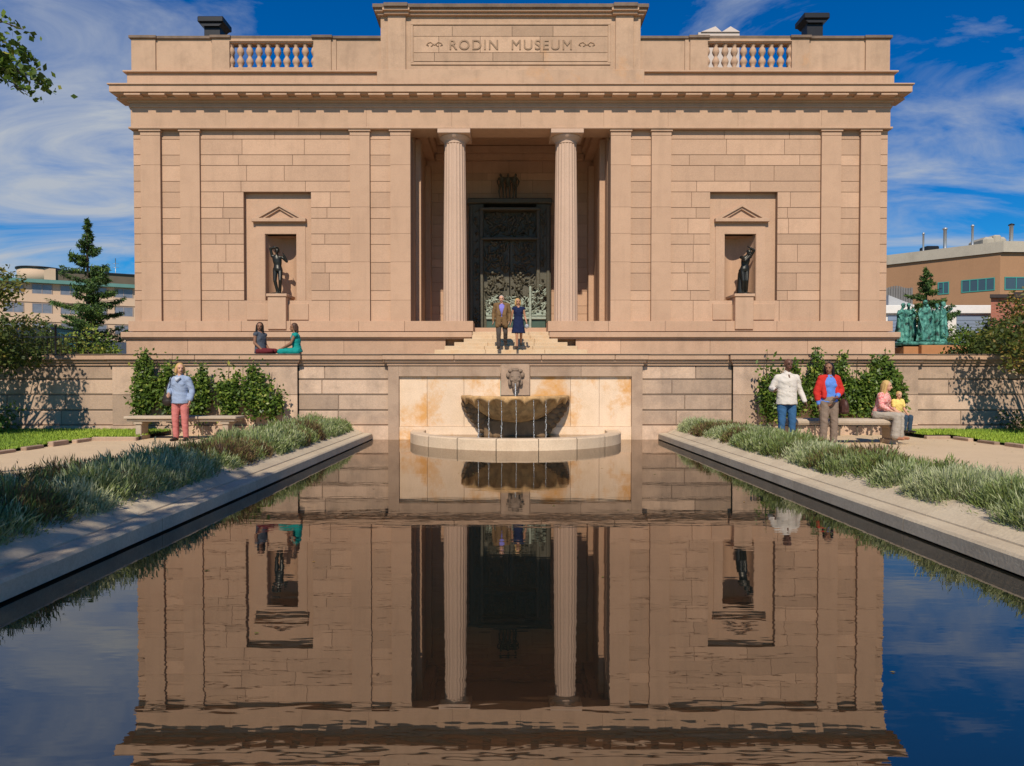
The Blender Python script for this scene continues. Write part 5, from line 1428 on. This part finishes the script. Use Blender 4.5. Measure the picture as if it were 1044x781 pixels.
b=MB(); rot_box(b,org,u,v,-.6,S+.6,-.8,14.6,zr_-.5,zr_,.5); b.build('roof',teal_,ap)
b=MB(); ph0=XX(45,280,101); 
a_c=(ph0-org[0])/u[0]
cc0=org+u*(a_c+2.4)+v*5
b.lathe([(2.9,zr_),(2.9,zr_+2.0)],cc0[0],cc0[1],28,0,2*PI,.5); rot_box(b,org,u,v,a_c+2.4,a_c+4.5,2.2,8,zr_,zr_+2.0); b.build('penthouse',tanw,ap)
b=MB(); rot_box(b,org,u,v,a_c+4.51,S-2,2.6,8,zr_,zr_+1.75,.5); b.build('penthouse',plain('brown_cladding',(.12,.09,.06),.8,.2,1),ap)
b=MB(); b.lathe([(3.1,zr_+2.0),(3.1,zr_+2.2)],cc0[0],cc0[1],28); rot_box(b,org,u,v,a_c+4.5,S-1.8,2.4,8.2,zr_+1.75,zr_+1.95,.5); b.build('penthouse_roof',M['black_metal'],ap)
b=MB(); o_=org+u*(a_c+12)+v*4; b.tube([(o_[0],o_[1],zr_+1.9),(o_[0],o_[1],zr_+4.4)],.05,5); 
for q in (3.0,3.6): b.tube([(o_[0]-.5,o_[1],zr_+q),(o_[0]+.5,o_[1],zr_+q)],.03,4)
b.build('antenna',M['steel'],ap)
wins=[]
for k in range(4):
    zt2=zr_-.55-2.72*k; a=1.2
    while a<S-3:
        wins.append((a,a+2.4,zt2-1.45,zt2-.03,2)); a+=3.35
curt=plain('curtained_glass',(.16,.17,.20),.25,.5,1.2,spec=.6,bumps=0)
wall_windows(ap,org,u,v,'w',wins,plain('brown_grey_frame',(.30,.24,.21),.6,.1,2),curt)

# tan brick block on the right
Cn=np.array([XX(1020,250,70),70.0]); Lf=np.array([XX(905,262,77.6),77.6]); u2=(Cn-Lf)/np.linalg.norm(Cn-Lf); v2=np.array([-u2[1],u2[0]])
org2=Lf-u2*14; S2=np.linalg.norm(Cn-org2); zt2=ZZ(246.5,70); zp2=ZZ(257.5,70)
tb_=thing('brick_building',(Cn[0],Cn[1],UZ),'tan brick block with a pale concrete parapet and teal framed windows','building')
tanb=stone('tan_brick',(.36,.20,.105),.9,1.08,stain=(.25,.14,.08),stain_amt=.2,streak=.1,scale=.5)
conc=stone('parapet_concrete',(.42,.37,.29),.85,1.1,stain=(.25,.22,.18),stain_amt=.3,streak=.3,scale=.4)
b=MB(); pts=[org2,Cn,Cn+np.array([26,1.0]),Cn+np.array([26,30]),org2+np.array([2,30])]
n=len(pts); zb_=UZ-.5
def ext(b,pts,z0,z1,off=0,tint=.5):
    n=len(pts); vs=[(p[0],p[1],z) for z in (z0,z1) for p in pts]; b.add(vs,[(i,(i+1)%n,(i+1)%n+n,i+n) for i in range(n)]+[tuple(range(n,2*n))],tint)
ext(b,pts,zb_,zp2); b.build('wall',tanb,tb_)
b=MB(); o_=.25; pts2=[org2+np.array([-.2,-o_]),Cn+np.array([.05,-o_*1.5]),Cn+np.array([26,1.0-o_]),Cn+np.array([26,30]),org2+np.array([2,30])]
ext(b,pts2,zp2+.002,zt2); b.build('parapet',conc,tb_)
tealf=plain('teal_window_frame',(.05,.26,.22),.5,.1)
def onface(px,Y_): return (XX(px,290,Y_)-org2[0])/u2[0]
def solve(px):   # distance along left face seen at pixel column px
    lo,hi=0,S2
    for _ in range(40):
        m_=(lo+hi)/2; p=org2+u2*m_; dep=p[1]; q=XV+(p[0]-CX)/dep*F
        if q<px: lo=m_
        else: hi=m_
    return lo
zw1,zw0=ZZ(284.5,71.5),ZZ(297.5,71.5)
wall_windows(tb_,org2,u2,v2,'w',[(solve(979),solve(1013),zw0,zw1,4),(solve(955),solve(966.5),zw0,zw1,2)],tealf,M['glass'])
u3=np.array([26,1.0]); u3/=np.linalg.norm(u3); v3=np.array([-u3[1],u3[0]])
wall_windows(tb_,Cn,u3,v3,'w',[(.45,2.9,zw0,zw1,2),(4,8,zw0,zw1,4)],tealf,M['glass'])
# roof plant
def pipe(px,py0,Y_,r_,h0,label):
    x=XX(px,240,Y_); zt_=ZZ(py0,Y_); t=thing('roof_pipe',(x,Y_,zt2),label,'roof pipe','flues on the tan brick building')
    b=MB(); b.tube([(x,Y_,h0),(x,Y_,zt_)],[r_,r_],8); b.build('pipe',M['steel'],t)
    b=MB(); b.lathe([(r_*1.5,zt_),(r_*1.5,zt_+.12),(.02,zt_+.25)],x,Y_,10); b.build('cap',M['black_metal'] if px>1000 else M['steel'],t)
pipe(941.5,239,80,.10,zt2-.5,'short thin roof flue nearest the museum'); pipe(963.5,234,79,.18,zt2-.5,'thick bent roof flue, second from the museum'); pipe(991.5,231,76,.12,zt2-.5,'thin straight roof flue left of the white roof unit'); pipe(1031,230,76,.20,zt2-.5,'tall roof flue with a black cap at the right')
x0,x1=XX(1004,243,78),XX(1028,243,78); t=thing('roof_unit',((x0+x1)/2,78,zt2-.5),'pale rounded air handling unit on the tan brick roof','roof unit')
b=MB(); b.box(x0,x1,78,81,zt2-.6,ZZ(241,78),.5,.3); b.box(x0+1,x1-.8,77.9,80,zt2-.6,ZZ(239.5,78),.5,.15); b.build('unit_body',conc,t)
x0,x1=XX(945,250,80),XX(958,250,80); t=thing('roof_unit',((x0+x1)/2,80,zt2-.5),'small dark box unit on the roof beside the flues','roof unit')
b=MB(); b.box(x0,x1,80,81.5,zt2-.6,ZZ(250.5,80),.5,.1); b.build('unit_body',M['black_metal'],t)
# white garage
YGa=48.0
ga=thing('garage_building',(XX(940,330,YGa),YGa,UZ),'low white building with a blue grey shutter beside the conifer','building')
x0,x1=XX(896,330,YGa),XX(1010,330,YGa)
b=MB(); b.box(x0,x1,YGa,YGa+10,UZ-.5,ZZ(320,YGa),.5); b.build('wall',M['white_paint'],ga)
b=MB(); b.box(x0,x1+.3,YGa-.25,YGa+10,ZZ(320,YGa)+.002,ZZ(311.5,YGa),.5,.03); b.build('fascia',M['white_paint'],ga)
b=MB(); xg0,xg1=XX(898,310,YGa+2),XX(929,310,YGa+2); b.prism([(xg0,ZZ(311,YGa)),(xg0,ZZ(299,YGa)),(xg1-1,ZZ(306,YGa)),(xg1,ZZ(311,YGa))],1,YGa+1,YGa+8); b.build('gable_roof',plain('grey_roofing',(.38,.38,.38),.7,.1,2),ga)
for (a,c) in ((975,1007),(905,922)):
    b=MB(); d0,d1=XX(a,330,YGa),XX(c,330,YGa); b.box(d0,d1,YGa-.03,YGa+.05,UZ,ZZ(322,YGa))
    k=0
    zq=UZ+.2
    while zq<ZZ(322,YGa)-.2: b.box(d0,d1,YGa-.05,YGa-.032,zq,zq+.12); zq+=.24
    b.build('shutter_door',plain('blue_grey_shutter',(.20,.25,.33),.6,.1,3),ga)
# slatted fence behind the museum corner
fe=thing('screen_fence',(XX(915,300,60),60,UZ),'grey vertical board screen in front of the tan brick block','fence')
b=MB(); x0,x1=XX(898,300,60),XX(929,300,60); x=x0
b.box(x0,x1,60.06,60.1,UZ,ZZ(294,60)); 
while x<x1: b.box(x,x+.16,60,60.05,UZ,ZZ(292.5,60)+.1*math.sin(x*3)); x+=.22
b.build('board',plain('grey_boards',(.16,.15,.14),.85,.25,3),fe)
# red brick building
YR=42.0
rb=thing('red_brick_building',(XX(1030,330,YR),YR,UZ),'small red brick building with a dark overhanging flat roof at the right edge','building')
m,nt,bs=mat('red_brick'); P=N(nt,'ShaderNodeNewGeometry').outputs['Position']; sx=N(nt,'ShaderNodeSeparateXYZ'); nt.links.new(P,sx.inputs[0]); cx_=N(nt,'ShaderNodeCombineXYZ'); nt.links.new(math_n(nt,'ADD',sx.outputs[0],sx.outputs[1]),cx_.inputs[0]); nt.links.new(sx.outputs[2],cx_.inputs[1])
bk=N(nt,'ShaderNodeTexBrick'); nt.links.new(cx_.outputs[0],bk.inputs['Vector']); bk.inputs['Scale'].default_value=1.0; bk.inputs['Brick Width'].default_value=.24; bk.inputs['Row Height'].default_value=.09; bk.inputs['Mortar Size'].default_value=.008
bk.inputs['Color1'].default_value=(.38,.11,.06,1); bk.inputs['Color2'].default_value=(.27,.075,.04,1); bk.inputs['Mortar'].default_value=(.28,.2,.15,1); nt.links.new(bk.outputs[0],bs.inputs['Base Color']); bs.inputs['Roughness'].default_value=.85
x0=XX(1010,330,YR)
b=MB(); fp=lambda x,d:[np.array([x0+x-d,YR-d]),np.array([x0+12,YR-d]),np.array([x0+18,YR+8]),np.array([x0+x+6.6-d*.4,YR+8])]
ext(b,fp(0,0),UZ-.5,ZZ(304,YR)); b.build('wall',m,rb)
b=MB(); ext(b,fp(0,.25),ZZ(304,YR)+.002,ZZ(300.5,YR)); ext(b,fp(1.3,-.3),ZZ(300.5,YR)+.002,ZZ(297,YR)); b.build('roof',plain('dark_brown_fascia',(.05,.035,.03),.6,.2,2),rb)
b=MB(); zb_=ZZ(338,YR); b.box(XX(1012,338,YR),XX(1017,338,YR),YR-.05,YR,zb_-.1,zb_+.12,.5,.01); b.build('wall_box',M['white_paint'],rb)
